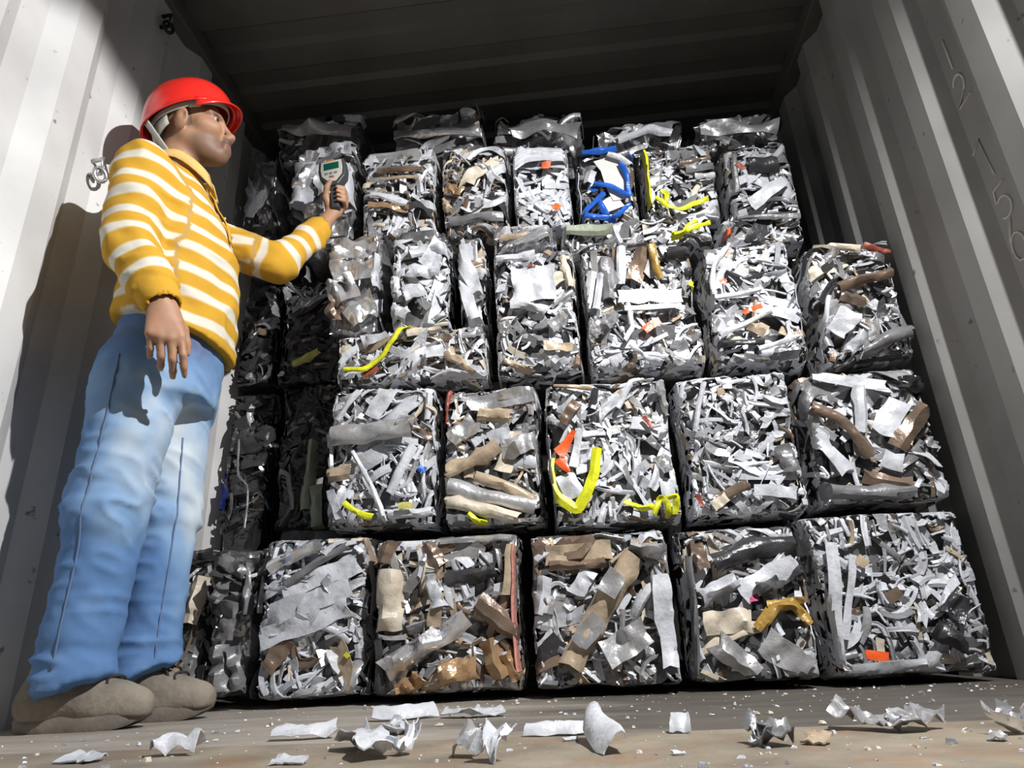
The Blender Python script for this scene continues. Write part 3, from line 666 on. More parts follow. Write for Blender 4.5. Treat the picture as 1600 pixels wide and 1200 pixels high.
# ---- third row
b = Bale('set back shade-darkened bale behind the yellow striped forearm, left of the faded yellow scrap', (-1.30, -1.135, 1.12, 1.57, 2.3), P_SHADE, 32, 160, core='black', big=6, bot=.015, depth=.4)
b.ribbon('silver_scrap', [(-1.172, 1.507), (-1.137, 1.416)], .05, M_dull, .03, 'R', cr=.2)
b = Bale('set back shade-darkened bale with a faded yellow scrap in the shadow under the forearm', (-1.128, -.83, 1.10, 1.56, 2.3), P_SHADE, 33, 160, core='black', big=7, depth=.4)
b.ribbon('faded_yellow_scrap', [(-1.045, 1.170), (-1.000, 1.191), (-0.946, 1.221)], .04, M_paleyellow, .04, 'R')
b.ribbon('silver_scrap', [(-1.115, 1.472), (-1.092, 1.529)], .06, M_dull, .03, 'R', cr=.2)
b.ribbon('grey_slab', [(-0.996, 1.126), (-0.940, 1.042)], .05, M_grey, .03, 'R')
b = Bale('third row bale of crumpled silver foil just below the hand meter', (-.812, -.602, 1.112, 1.50, 1.95), P_SILV, 34, 13, core='foil', big=2, top=.03)
for q, wd, mm in (([(-0.803, 1.430), (-0.625, 1.450)], .07, M_silver), ([(-0.780, 1.350), (-0.633, 1.360)], .09, M_silver), ([(-0.786, 1.251), (-0.687, 1.290)], .10, M_dull), ([(-0.714, 1.171), (-0.618, 1.234)], .09, M_silver), ([(-0.624, 1.424), (-0.615, 1.283)], .03, M_white2), ([(-0.781, 1.177), (-0.728, 1.220)], .07, M_brown)):
    b.ribbon('crumpled_sheet', q, wd, mm, .02, 'S', cr=.16, n=14, m=8)
b = Bale('third row bale with pale rounded lumps, right of the crumpled silver foil bale', (-.581, -.365, 1.106, 1.48, 1.94), (7, 9, 3, 2, 2, 1, .4, .3, .8), 35, 190, big=8, top=.03)
b.ribbon('pale_lump', [(-0.565, 1.175), (-0.504, 1.145)], .065, M_white2, .03, 'R')
b.ribbon('pale_lump', [(-0.550, 1.295), (-0.553, 1.234)], .05, M_white, .03, 'R')
b.ribbon('pale_lump', [(-0.516, 1.218), (-0.450, 1.248)], .05, M_white, .03, 'R')
b.ribbon('pale_lump', [(-0.506, 1.316), (-0.396, 1.316)], .06, M_white2, .024, 'R')
b.ribbon('pale_lump', [(-0.496, 1.390), (-0.373, 1.415)], .06, M_white2, .024, 'R')
b = Bale('narrow pale third row bale with a long flat slab standing in it', (-.356, -.240, 1.106, 1.46, 1.96), P_WHITE, 36, 200, big=4, top=.03)
b.ribbon('pale_slab', [(-0.343, 1.425), (-0.316, 1.332), (-0.270, 1.217)], .05, M_white2, .03, n=14)
b.ribbon('pale_slab', [(-0.330, 1.284), (-0.283, 1.111)], .04, M_white, .024, n=12)
b = Bale('third row bale with a crumpled white panel in its middle and silver curls below', (-.228, .058, .906, 1.36, 1.92), (8, 5, 4, 2, 1.5, 1.2, 1, .8, .8), 37, 230, big=8)
b.ribbon('white_panel', [(-0.158, 1.214), (-0.012, 1.214)], .12, M_white, .03, 'S', n=16, m=9)
b.ribbon('white_panel', [(-0.161, 1.153), (-0.049, 1.114)], .05, M_white2, .034, 'R')
b.ribbon('silver_curl', [(-0.043, 1.057), (0.011, 1.097)], .06, M_silver, .036, 'R')
b.ribbon('silver_curl', [(-0.206, 1.061), (-0.164, 1.075)], .055, M_silver, .036, 'R')
b.ribbon('white_slab', [(-0.208, 1.321), (-0.078, 1.332)], .05, M_white, .024, 'R')
b.ribbon('red_scrap', [(-0.096, 1.275), (-0.076, 1.268)], .01, M_brick, .04, n=4)
b.ribbon('bronze_strip', [(-0.190, 0.948), (-0.112, 0.909)], .03, M_tan, .03, 'R')
b.ribbon('tan_strip', [(-0.067, 0.992), (0.022, 0.978)], .03, M_tan, .03)
b.ribbon('cream_scrap', [(0.016, 1.310), (0.029, 1.200)], .04, M_cream, .022, 'R')
b = Bale('third row bale with an orange tan upright strip and an orange red triangle', (.064, .436, .893, 1.345, 1.92), P_MIXED, 38, 240, big=8)
b.ribbon('orange_tan_strip', [(0.305, 1.334), (0.303, 1.266), (0.319, 1.194)], .034, M_mustard, .036, 'R', n=12)
b.ribbon('charcoal_slab', [(0.350, 1.281), (0.480, 1.291)], .055, M_dark, .03, 'R')
b.ribbon('charcoal_slab', [(0.397, 1.209), (0.466, 1.237)], .04, M_dark, .03, 'R')
b.ribbon('cream_slab', [(0.177, 1.138), (0.376, 1.127)], .05, M_white, .036, 'S', n=16)
b.ribbon('white_strip', [(0.192, 1.091), (0.372, 1.092)], .018, M_white, .036, n=14)
b.ribbon('orange_triangle', [(0.243, 1.010), (0.296, 1.041)], .030, M_orange, .04, cr=.03, n=6, wd2=.022)
b.ribbon('yellow_scrap', [(0.404, 1.168), (0.434, 1.158)], .018, M_yellow, .04, n=6)
b.ribbon('grey_sheet', [(0.150, 1.283), (0.147, 1.141)], .06, M_grey, .024, 'R')
b.ribbon('white_strip', [(0.207, 1.338), (0.188, 1.184)], .03, M_white, .034, 'C')
b.ribbon('brown_sheet', [(0.234, 1.202), (0.278, 1.318)], .05, M_brown, .024, 'V')
b.ribbon('white_fin', [(0.072, 1.103), (0.104, 1.240)], .03, M_white, .03, 'V')
b.ribbon('white_fin', [(0.102, 1.100), (0.130, 1.225)], .024, M_white2, .03, 'V')
b.ribbon('silver_sheet', [(0.126, 1.030), (0.161, 1.083)], .055, M_silver, .034, 'R')
b.ribbon('silver_sheet', [(0.085, 1.012), (0.118, 1.053)], .05, M_silver, .03, 'R')
b.ribbon('white_curved_strip', [(0.199, 0.968), (0.243, 0.921), (0.289, 0.902)], .022, M_white, .036, 'R')
b.ribbon('white_curved_strip', [(0.205, 1.113), (0.211, 1.022), (0.181, 0.981)], .02, M_white, .036, 'R')
b = Bale('third row bale of white strips with small orange red scraps, second from the right wall', (.446, .742, .878, 1.315, 1.92), P_WHITE, 39, 250, big=8)
b.ribbon('orange_scrap', [(0.571, 1.052), (0.599, 1.056)], .016, M_orange, .04, n=5)
b.ribbon('orange_scrap', [(0.547, 1.045), (0.563, 1.050)], .016, M_orange, .04, n=5)
b.ribbon('orange_scrap', [(0.494, 1.157), (0.514, 1.159)], .014, M_orange, .04, n=5)
b.ribbon('white_bar', [(0.467, 1.109), (0.611, 1.117)], .02, M_white2, .034, 'C', n=12)
b.ribbon('white_bar', [(0.462, 0.977), (0.626, 1.038)], .028, M_white, .034, 'R', n=12)
b.ribbon('white_bar', [(0.456, 1.088), (0.484, 1.223), (0.542, 1.301)], .024, M_white, .03, 'R', n=14)
b.ribbon('dark_strip', [(0.448, 0.946), (0.591, 0.943)], .03, M_dark, .03, 'R')
b.ribbon('white_bar', [(0.567, 0.914), (0.694, 0.945)], .022, M_white, .036, 'R')
b.ribbon('grey_sheet', [(0.611, 0.899), (0.695, 0.902)], .045, M_grey, .03, 'R')
b.ribbon('tan_scrap', [(0.555, 1.012), (0.605, 0.974)], .04, M_tan, .028, 'V')
b = Bale('third row bale by the right wall with grey brown slab slanting lower right', (.746, 1.015, .845, 1.25, 1.88), P_MIXED, 40, 220, big=8)
b.ribbon('grey_brown_slab', [(0.846, 0.857), (0.918, 0.895), (1.000, 0.925)], .055, M_grey, .04, 'R', n=14, m=6)
b.ribbon('bronze_slab', [(0.823, 1.085), (0.912, 1.109), (0.989, 1.119)], .045, M_brown, .034, 'R', n=14)
b.ribbon('bronze_slab', [(0.827, 1.063), (0.895, 1.034)], .035, M_brown, .03, 'V')
b.ribbon('brick_red_strip', [(0.924, 1.221), (0.956, 1.203), (0.994, 1.188)], .024, M_brick, .036, 'R')
b.ribbon('white_slab', [(0.780, 1.248), (0.916, 1.210)], .04, M_cream, .03, 'R')
b.ribbon('white_panel', [(0.783, 0.939), (0.852, 1.006)], .06, M_white, .03, 'S')
b.ribbon('white_panel', [(0.805, 0.875), (0.861, 0.921)], .045, M_white2, .036, 'R')
b.ribbon('white_strip', [(0.724, 0.872), (0.789, 1.056)], .022, M_white, .034, 'R')
b.ribbon('dark_slab', [(0.843, 0.841), (0.991, 0.832)], .03, M_dark, .03, 'R')
b.ribbon('silver_sheet', [(0.804, 1.176), (0.839, 1.207)], .04, M_silver, .034, 'R')
# ---- thin flat bales between third and top rows
b = Bale('thin flat bale of silver slats lying under the white bale with orange scraps', (-.236, .0, 1.392, 1.515, 1.98), P_SILV, 41, 260, big=5)
b.ribbon('silver_slat', [(-0.157, 1.409), (-0.003, 1.460)], .02, M_silver, .034, 'V')
b.ribbon('silver_slat', [(-0.135, 1.397), (0.000, 1.433)], .018, M_silver, .034, 'V')
b.ribbon('tan_scrap', [(-0.200, 1.440), (-0.099, 1.444)], .03, M_tan, .03, 'R')
b = Bale('thin flat bale with a grey green beam, lying under the blue framed bale', (.006, .536, 1.365, 1.485, 1.98), P_MIXED, 42, 260, big=6)
b.ribbon('grey_green_beam', [(0.015, 1.452), (0.189, 1.435)], .046, M_green, .04, 'C', n=12)
b.ribbon('yellow_strap', [(0.381, 1.377), (0.425, 1.385), (0.444, 1.419), (0.473, 1.431)], .02, M_yellow, .042, 'R', cr=.14)
b.ribbon('yellow_strap', [(0.434, 1.394), (0.475, 1.410), (0.520, 1.426)], .02, M_yellow, .042, 'R', cr=.14)
b.ribbon('bronze_scrap', [(0.234, 1.366), (0.299, 1.369)], .02, M_brown, .03, 'R')
b = Bale('thin flat bale with a brick red scrap, near the right wall', (.543, .83, 1.327, 1.458, 1.98), P_SILV, 43, 260, big=5)
b.ribbon('brick_red_scrap', [(0.531, 1.388), (0.553, 1.366)], .03, M_brick, .04, n=6)
b.ribbon('salmon_scrap', [(0.558, 1.360), (0.561, 1.390)], .022, M_orange, .04, n=6)
b.ribbon('grey_slat', [(0.606, 1.433), (0.813, 1.422)], .03, M_grey, .03, 'R')
# ---- fourth row
b = Bale('dim grey crumpled bale set back beside the chin of the person in the red helmet', (-1.298, -1.143, 1.58, 2.155, 2.2), P_GREY, 51, 19, core='foil', big=7, depth=.4)
b = Bale('fourth row bale of pale crumpled foil directly behind the hand meter', (-1.018, -.745, 1.575, 2.015, Y2), P_SILV, 52, 19, core='foil', big=5, bot=.015)
for q, wd, mm in (([(-0.963, 1.709), (-0.958, 1.920)], .09, M_white2), ([(-0.983, 1.801), (-0.930, 1.963)], .07, M_silver), ([(-0.905, 1.976), (-0.762, 1.972)], .06, M_white2), ([(-0.934, 1.662), (-0.811, 1.691)], .08, M_silver), ([(-0.797, 1.899), (-0.757, 1.714)], .06, M_white2), ([(-0.893, 1.790), (-0.818, 1.810)], .09, M_dull)):
    b.ribbon('crumpled_sheet', q, wd, mm, .02, 'S', cr=.14, n=14, m=8)
b = Bale('fourth row bale with bronze bars and rusty scraps, right of the hand meter', (-.730, -.437, 1.535, 1.965, Y2), P_MIXED, 53, 240, big=7)
b.ribbon('bronze_bar', [(-0.662, 1.851), (-0.479, 1.813)], .035, M_brown, .034, 'R', n=12)
b.ribbon('bronze_bar', [(-0.653, 1.805), (-0.491, 1.779)], .02, M_tan, .034, 'R', n=12)
b.ribbon('rusty_scrap', [(-0.686, 1.677), (-0.539, 1.653)], .028, M_copper, .03, 'S', cr=.16)
b.ribbon('white_slab', [(-0.676, 1.728), (-0.539, 1.673)], .04, M_white, .036, 'R')
b.ribbon('white_slab', [(-0.740, 1.886), (-0.669, 1.913)], .05, M_white, .03, 'R')
b.ribbon('cream_scrap', [(-0.720, 1.774), (-0.685, 1.770)], .025, M_cream, .036, n=5)
b = Bale('fourth row bale of brown and grey scraps between two whiter bales', (-.427, -.160, 1.519, 1.935, Y2), P_BROWN, 54, 230, big=8)
b.ribbon('rusty_scrap', [(-0.393, 1.728), (-0.332, 1.692)], .035, M_copper, .034, 'S', cr=.16)
b.ribbon('tan_scrap', [(-0.417, 1.673), (-0.381, 1.626)], .04, M_tan, .03, 'R')
b.ribbon('grey_slab', [(-0.394, 1.585), (-0.181, 1.574)], .05, M_grey, .03, 'R')
b = Bale('fourth row bale of curved white strips with two orange scraps, beside blue framed bale', (-.155, .072, 1.519, 1.89, Y2), (14, 7, 2, 1, .8, .6, .2, .2, .4), 55, 300, big=6)
b.ribbon('orange_scrap', [(-0.033, 1.771), (0.000, 1.772)], .024, M_orange, .04, n=5)
b.ribbon('orange_scrap', [(-0.003, 1.601), (0.016, 1.582)], .022, M_orange, .04, n=5)
for k in range(6):
    b.ribbon('white_curved_strip', [(x, z - k * .012) for x, z in [(-0.147, 1.809), (-0.097, 1.850), (-0.023, 1.859), (0.061, 1.848)]], .012, M_white, .026 + .003 * k, 'V', n=14)
b = Bale('fourth row bale with bent blue frame pieces and a white mesh panel', (.080, .312, 1.49, 1.848, Y2), (.8, 1, 1, 1.5, 3, 3, .3, .1, .1), 56, 120, big=6)
b.ribbon('mesh_panel', [(0.206, 1.784), (0.227, 1.666), (0.243, 1.588)], .088, M_mesh, .034, cr=.03, n=12, m=6, wd2=.06)
b.ribbon('mesh_panel', [(0.198, 1.604), (0.217, 1.555)], .07, M_mesh, .032, cr=.03, n=8, m=6)
b.ribbon('blue_beam', [(0.115, 1.831), (0.243, 1.821)], .032, M_blue, .04, 'C', n=10)
b.ribbon('blue_beam', [(0.249, 1.740), (0.270, 1.675), (0.266, 1.596)], .026, M_blue, .048, 'R', n=12)
b.ribbon('blue_beam', [(0.144, 1.667), (0.198, 1.647), (0.270, 1.585)], .026, M_blue, .052, 'R', n=12)
b.ribbon('blue_beam', [(0.092, 1.540), (0.134, 1.579), (0.179, 1.621)], .020, M_blue, .045, 'C', n=10)
b.ribbon('blue_beam', [(0.091, 1.534), (0.141, 1.523), (0.196, 1.511)], .022, M_blue, .045, 'C', n=10)
b.ribbon('blue_beam', [(0.191, 1.504), (0.227, 1.527), (0.267, 1.563)], .026, M_blue, .048, 'R', n=10)
b.ribbon('blue_beam', [(0.159, 1.604), (0.182, 1.532)], .03, M_blue, .035, 'R', n=8)
b.ribbon('blue_beam', [(0.290, 1.773), (0.310, 1.785)], .03, M_blue, .035, n=5)
b.ribbon('blue_beam', [(0.133, 1.649), (0.165, 1.673)], .03, M_blue, .036, n=6)
b.ribbon('white_pipe', [(0.206, 1.784), (0.255, 1.757), (0.286, 1.715)], .03, M_white, .055, 'R', n=12)
b.ribbon('white_strip', [(0.081, 1.762), (0.080, 1.571)], .014, M_white2, .03, 'R', n=12)
b.ribbon('grey_strip', [(0.127, 1.692), (0.146, 1.742)], .035, M_white2, .03, 'V', n=6)
b = Bale('fourth row bale with bright yellow straps, one upright and one looped below', (.322, .598, 1.490, 1.845, Y2), P_MIXED, 57, 240, big=8)
b.ribbon('yellow_strap', [(0.335, 1.802), (0.333, 1.681), (0.332, 1.555)], .022, M_yellow, .045, 'V', n=16)
b.ribbon('yellow_strap', [(0.355, 1.575), (0.382, 1.538), (0.433, 1.516), (0.485, 1.537), (0.537, 1.558)], .022, M_yellow, .048, 'R', n=20, cr=.1)
b.ribbon('yellow_strap', [(0.376, 1.600), (0.397, 1.581), (0.383, 1.544)], .022, M_yellow, .044, 'R', n=8, cr=.14)
b.ribbon('bronze_scrap', [(0.461, 1.730), (0.579, 1.750)], .022, M_brown, .034, 'R')
b.ribbon('grey_slab', [(0.482, 1.711), (0.601, 1.710)], .032, M_grey, .036, 'C')
b.ribbon('white_slab', [(0.511, 1.673), (0.594, 1.668)], .03, M_white2, .034, 'R')
b.ribbon('pink_strip', [(0.322, 1.725), (0.322, 1.668)], .014, M_pink, .034, n=6)
b = Bale('fourth row bale against the right wall with a dark window in its upper half', (.613, .865, 1.462, 1.815, Y2), P_WHITE, 58, 220, big=6)
b.ribbon('black_sheet', [(0.695, 1.692), (0.806, 1.686)], .09, M_dark, .034, 'R', n=12, m=6)
b.ribbon('grey_strip', [(0.651, 1.740), (0.638, 1.573)], .022, M_grey, .034, 'C')
b.ribbon('brick_red_scrap', [(0.656, 1.688), (0.674, 1.658)], .022, M_brick, .036, n=5)
b.ribbon('white_panel', [(0.677, 1.514), (0.814, 1.607)], .05, M_white, .03, 'S')
b.ribbon('grey_slab', [(0.647, 1.470), (0.832, 1.469)], .022, M_grey, .036, 'R')
# ---- loose top row lying lengthwise
top = (.8, 1.5, 3, 4, 4, 4, .4, .1, .1)
b = Bale('dim foil bale lying lengthwise on the top row, nearest the left wall', (-1.138, -.757, 2.025, 2.265, 2.13), top, 61, 15, core='foil', big=6)
b.ribbon('silver_fold', [(-1.157, 2.178), (-0.976, 2.170), (-0.795, 2.121)], .07, M_dull, .03, 'R', cr=.12, n=16, m=6)
b = Bale('dim foil bale lying lengthwise on the top row, second from the left wall', (-.652, -.254, 1.97, 2.236, 2.13), top, 62, 15, core='foil', big=6)
b.ribbon('silver_fold', [(-0.632, 2.089), (-0.459, 2.075), (-0.270, 2.062)], .06, M_silver, .03, 'R', cr=.12, n=16, m=6)
b = Bale('dim foil bale lying lengthwise in the middle of the top row', (-.239, .152, 1.94, 2.162, 2.13), top, 63, 19, core='foil', big=6)
b.ribbon('grey_fold', [(-0.147, 2.023), (-0.017, 2.037), (0.119, 1.986)], .06, M_grey, .03, 'S', cr=.12, n=16, m=6)
b = Bale('low dark bale on the top row with a pale sheet along its lower edge', (.163, .542, 1.862, 2.04, 2.13), (1.5, 2, 3, 3, 3, 4, .4, .1, .3), 64, 26, core='foil', big=6)
b.ribbon('pale_sheet', [(0.265, 1.944), (0.378, 1.960), (0.473, 1.929)], .05, M_white2, .03, 'R', cr=.12, n=14, m=6)
b = Bale('dim foil bale at the right end of the top row by the right wall', (.549, .883, 1.852, 2.018, 2.13), top, 65, 26, core='foil', big=6)
b.ribbon('silver_fold', [(0.571, 1.934), (0.717, 1.936), (0.867, 1.906)], .05, M_dull, .03, 'S', cr=.14, n=14, m=6)

# ================================================================== loose scrap on the floor
def debris(label, pts, wd, material, seed, h=.01, style='R', cr=.08, tilt=.2, n=12, m=6, lift=None, group='loose scrap pieces on the floor', name='scrap_piece'):
    """a bent strip lying along floor points (x, y)"""
    rng = np.random.default_rng(seed); P = np.array(pts, float); wd *= .78; P = P.mean(0) + (P - P.mean(0)) * .94
    d = np.r_[0, np.cumsum(np.linalg.norm(np.diff(P, axis=0), axis=1))]; t = np.linspace(0, d[-1], n + 1)
    C = np.stack([np.interp(t, d, P[:, 0]), np.interp(t, d, P[:, 1])], -1)
    T = np.gradient(C, axis=0); T /= np.linalg.norm(T, axis=1, keepdims=True) + 1e-9; Nn = np.stack([-T[:, 1], T[:, 0]], -1)
    k = np.linspace(-.5, .5, m + 1); kk = np.repeat(k[None], n + 1, 0)
    H = np.zeros_like(kk)
    if style == 'R': an = kk * 2.8; kk = np.sin(an) / 2.8; H = np.cos(an) / 2.8 * wd * 1.5
    elif style == 'V': H = np.abs(kk) * wd * .9
    elif style == 'C': H = np.where(np.abs(kk) > .35, 0, .35 * wd)
    elif style == 'U': an = kk * 3.6; kk = np.sin(an) / 3.6; H = (1 - np.cos(an)) / 3.6 * wd * 1.4
    H = H * .7 + kk * wd * tilt * .8 + crease(kk.shape, rng, 2.0) * cr * 1.3 * wd + rng.normal(size=kk.shape) * cr * .25 * wd
    if lift is not None: H = H + np.interp(np.linspace(0, 1, n + 1), np.linspace(0, 1, len(lift)), lift)[:, None]
    X = C[:, None, 0] + Nn[:, None, 0] * kk * wd; Y = C[:, None, 1] + Nn[:, None, 1] * kk * wd
    X = X + crease(X.shape, rng) * .08 * wd; Y = Y + crease(X.shape, rng) * .08 * wd
    Pg = np.stack([X, Y, H], -1)
    V, F = solid(Pg, .002)
    V[:, 2] += .0012 - V[:, 2].min()
    c = np.array([V[:, 0].mean(), V[:, 1].mean(), .0012])
    o = make_mesh(name, V - c, F, material, sharp=40, loc=c)
    return tag(o, label, 'scrap', group)
debris('long white channel strip lying on the floor in front of the pale slab bale', [(-0.517, 1.164), (-0.465, 1.167), (-0.413, 1.185)], .035, M_white, 1, style='C', tilt=.5)
debris('crumpled torn white foil standing on the floor edge, centre left', [(-0.349, 1.051), (-0.301, 0.980), (-0.264, 0.899)], .06, M_white, 2, style='S', cr=.13, lift=[.0, .012, .0])
debris('long bright white slab leaning at the foot of the tan patched bale', [(-0.439, 1.433), (-0.372, 1.434), (-0.316, 1.490)], .05, M_white, 3, style='R', tilt=.8, cr=.04)
debris('flat grey sheet lying beside the long bright white slab', [(-0.301, 1.458), (-0.233, 1.433), (-0.174, 1.462)], .045, M_white2, 4, style='S', cr=.1)
debris('small white triangular shard below the long bright white slab', [(-0.351, 1.228), (-0.315, 1.175), (-0.314, 1.263)], .04, M_white, 5, style='V', cr=.1)
debris('small white upright fold on the floor beneath the triangular shard', [(-0.255, 0.958), (-0.236, 0.944)], .055, M_white, 6, style='U', tilt=.8, cr=.08)
debris('white pointed shard on the floor left of the white tube', [(-0.132, 0.882), (-0.116, 0.870), (-0.104, 0.859)], .055, M_white, 7, style='R', tilt=.7, cr=.14)
debris('grey crumpled sheet touching the white pointed shard', [(-0.170, 0.930), (-0.136, 0.903)], .055, M_dull, 8, style='R', tilt=.6, cr=.12)
debris('white flattened tube lying on the floor in the middle', [(-0.106, 1.102), (-0.057, 1.103), (-0.005, 1.104)], .046, M_white, 9, style='R', tilt=.3, cr=.03)
debris('bent white plate standing up at the right end of the flattened tube', [(-0.003, 1.053), (0.014, 0.943), (0.024, 0.889)], .06, M_white, 10, style='R', tilt=.55, cr=.04, lift=[.022, .008, 0])
debris('small white folded block on the floor right of the bent plate', [(0.106, 1.088), (0.120, 1.084), (0.134, 1.080)], .035, M_white2, 11, style='C', tilt=.9, cr=.03)
debris('long crumpled clear foil on the floor in front of the corner bale', [(0.326, 1.068), (0.370, 1.040), (0.395, 1.004), (0.446, 1.046)], .055, M_silver, 12, style='S', cr=.11, n=34, m=8, lift=[.02, .004, .002, .014])
debris('curled silver strip on the floor at the right wall', [(0.484, 0.966), (0.490, 0.952), (0.516, 0.970)], .05, M_silver, 13, style='U', cr=.04, lift=[.016, 0, .016])
debris('tan chip lying on the threshold right of centre', [(0.247, 0.939), (0.274, 0.921)], .035, M_tan, 14, style='F', tilt=.5, cr=.05)
debris('dark grey crumpled scrap left of the tan chip', [(0.184, 0.937), (0.210, 0.942), (0.218, 0.907)], .05, M_grey, 15, style='S', cr=.16)
debris('white slab at the floor edge below the heel of the shoe', [(-0.733, 0.989), (-0.678, 0.978)], .05, M_white2, 16, style='F', tilt=.2, cr=.04)
debris('white and bare bent sheet on the floor edge below the shoe toe', [(-0.625, 1.001), (-0.605, 1.021), (-0.559, 1.023)], .05, M_white, 17, style='R', tilt=.4, cr=.08)
debris('pale flat strip at the very front edge of the floor, left of centre', [(-0.399, 0.905), (-0.355, 0.902)], .03, M_white2, 18, style='F', cr=.05)
debris('short white strip on the floor just in front of the dark narrow bale', [(-0.045, 1.030), (-0.023, 1.037)], .012, M_white2, 19, style='F', cr=.05, n=5)
debris('tiny white chip on the floor below the bent white plate', [(0.084, 0.877), (0.097, 0.879)], .014, M_white, 20, style='F', cr=.05, n=4)
debris('small glassy chip left of the dark grey crumpled scrap', [(0.181, 0.927), (0.191, 0.924)], .022, M_white2, 21, style='V', cr=.05, n=4)
debris('thin silver sheet on the floor beside the curled strip at the right wall', [(0.446, 0.917), (0.459, 0.902)], .022, M_dull, 22, style='F', cr=.08, n=6)
# uncountable crumbs and flakes
rng = np.random.default_rng(77); VV = []; FF = []; MM = []; off = 0
for i in range(700):
    y = .76 + 1.1 * rng.random() ** 1.3; x = rng.uniform(-1.15, .95)
    if x < -.78 and 1.36 < y < 1.78: continue
    sz = .0016 + .005 * rng.random() ** 3
    a = rng.uniform(0, 6.28); hh = .0008 + sz * rng.uniform(.1, .7)
    c = [(x + sz * math.cos(a + k * 1.57 + rng.normal() * .3), y + sz * math.sin(a + k * 1.57 + rng.normal() * .3)) for k in range(4)]
    VV += [(p[0], p[1], .0012) for p in c] + [(p[0] * .7 + x * .3, p[1] * .7 + y * .3, hh + rng.random() * sz * .5) for p in c]
    f = np.array([(4, 5, 6, 7), (0, 1, 5, 4), (1, 2, 6, 5), (2, 3, 7, 6), (3, 0, 4, 7)]) + off; off += 8
    FF.append(f); MM += [int(rng.choice(3))] * 5
o = make_mesh('metal_crumbs', VV, np.concatenate(FF), [M_white, M_silver, M_cream], MM, smooth=False)
tag(o, 'fine metal crumbs and flakes scattered over the container floor', 'crumbs', kind='stuff')

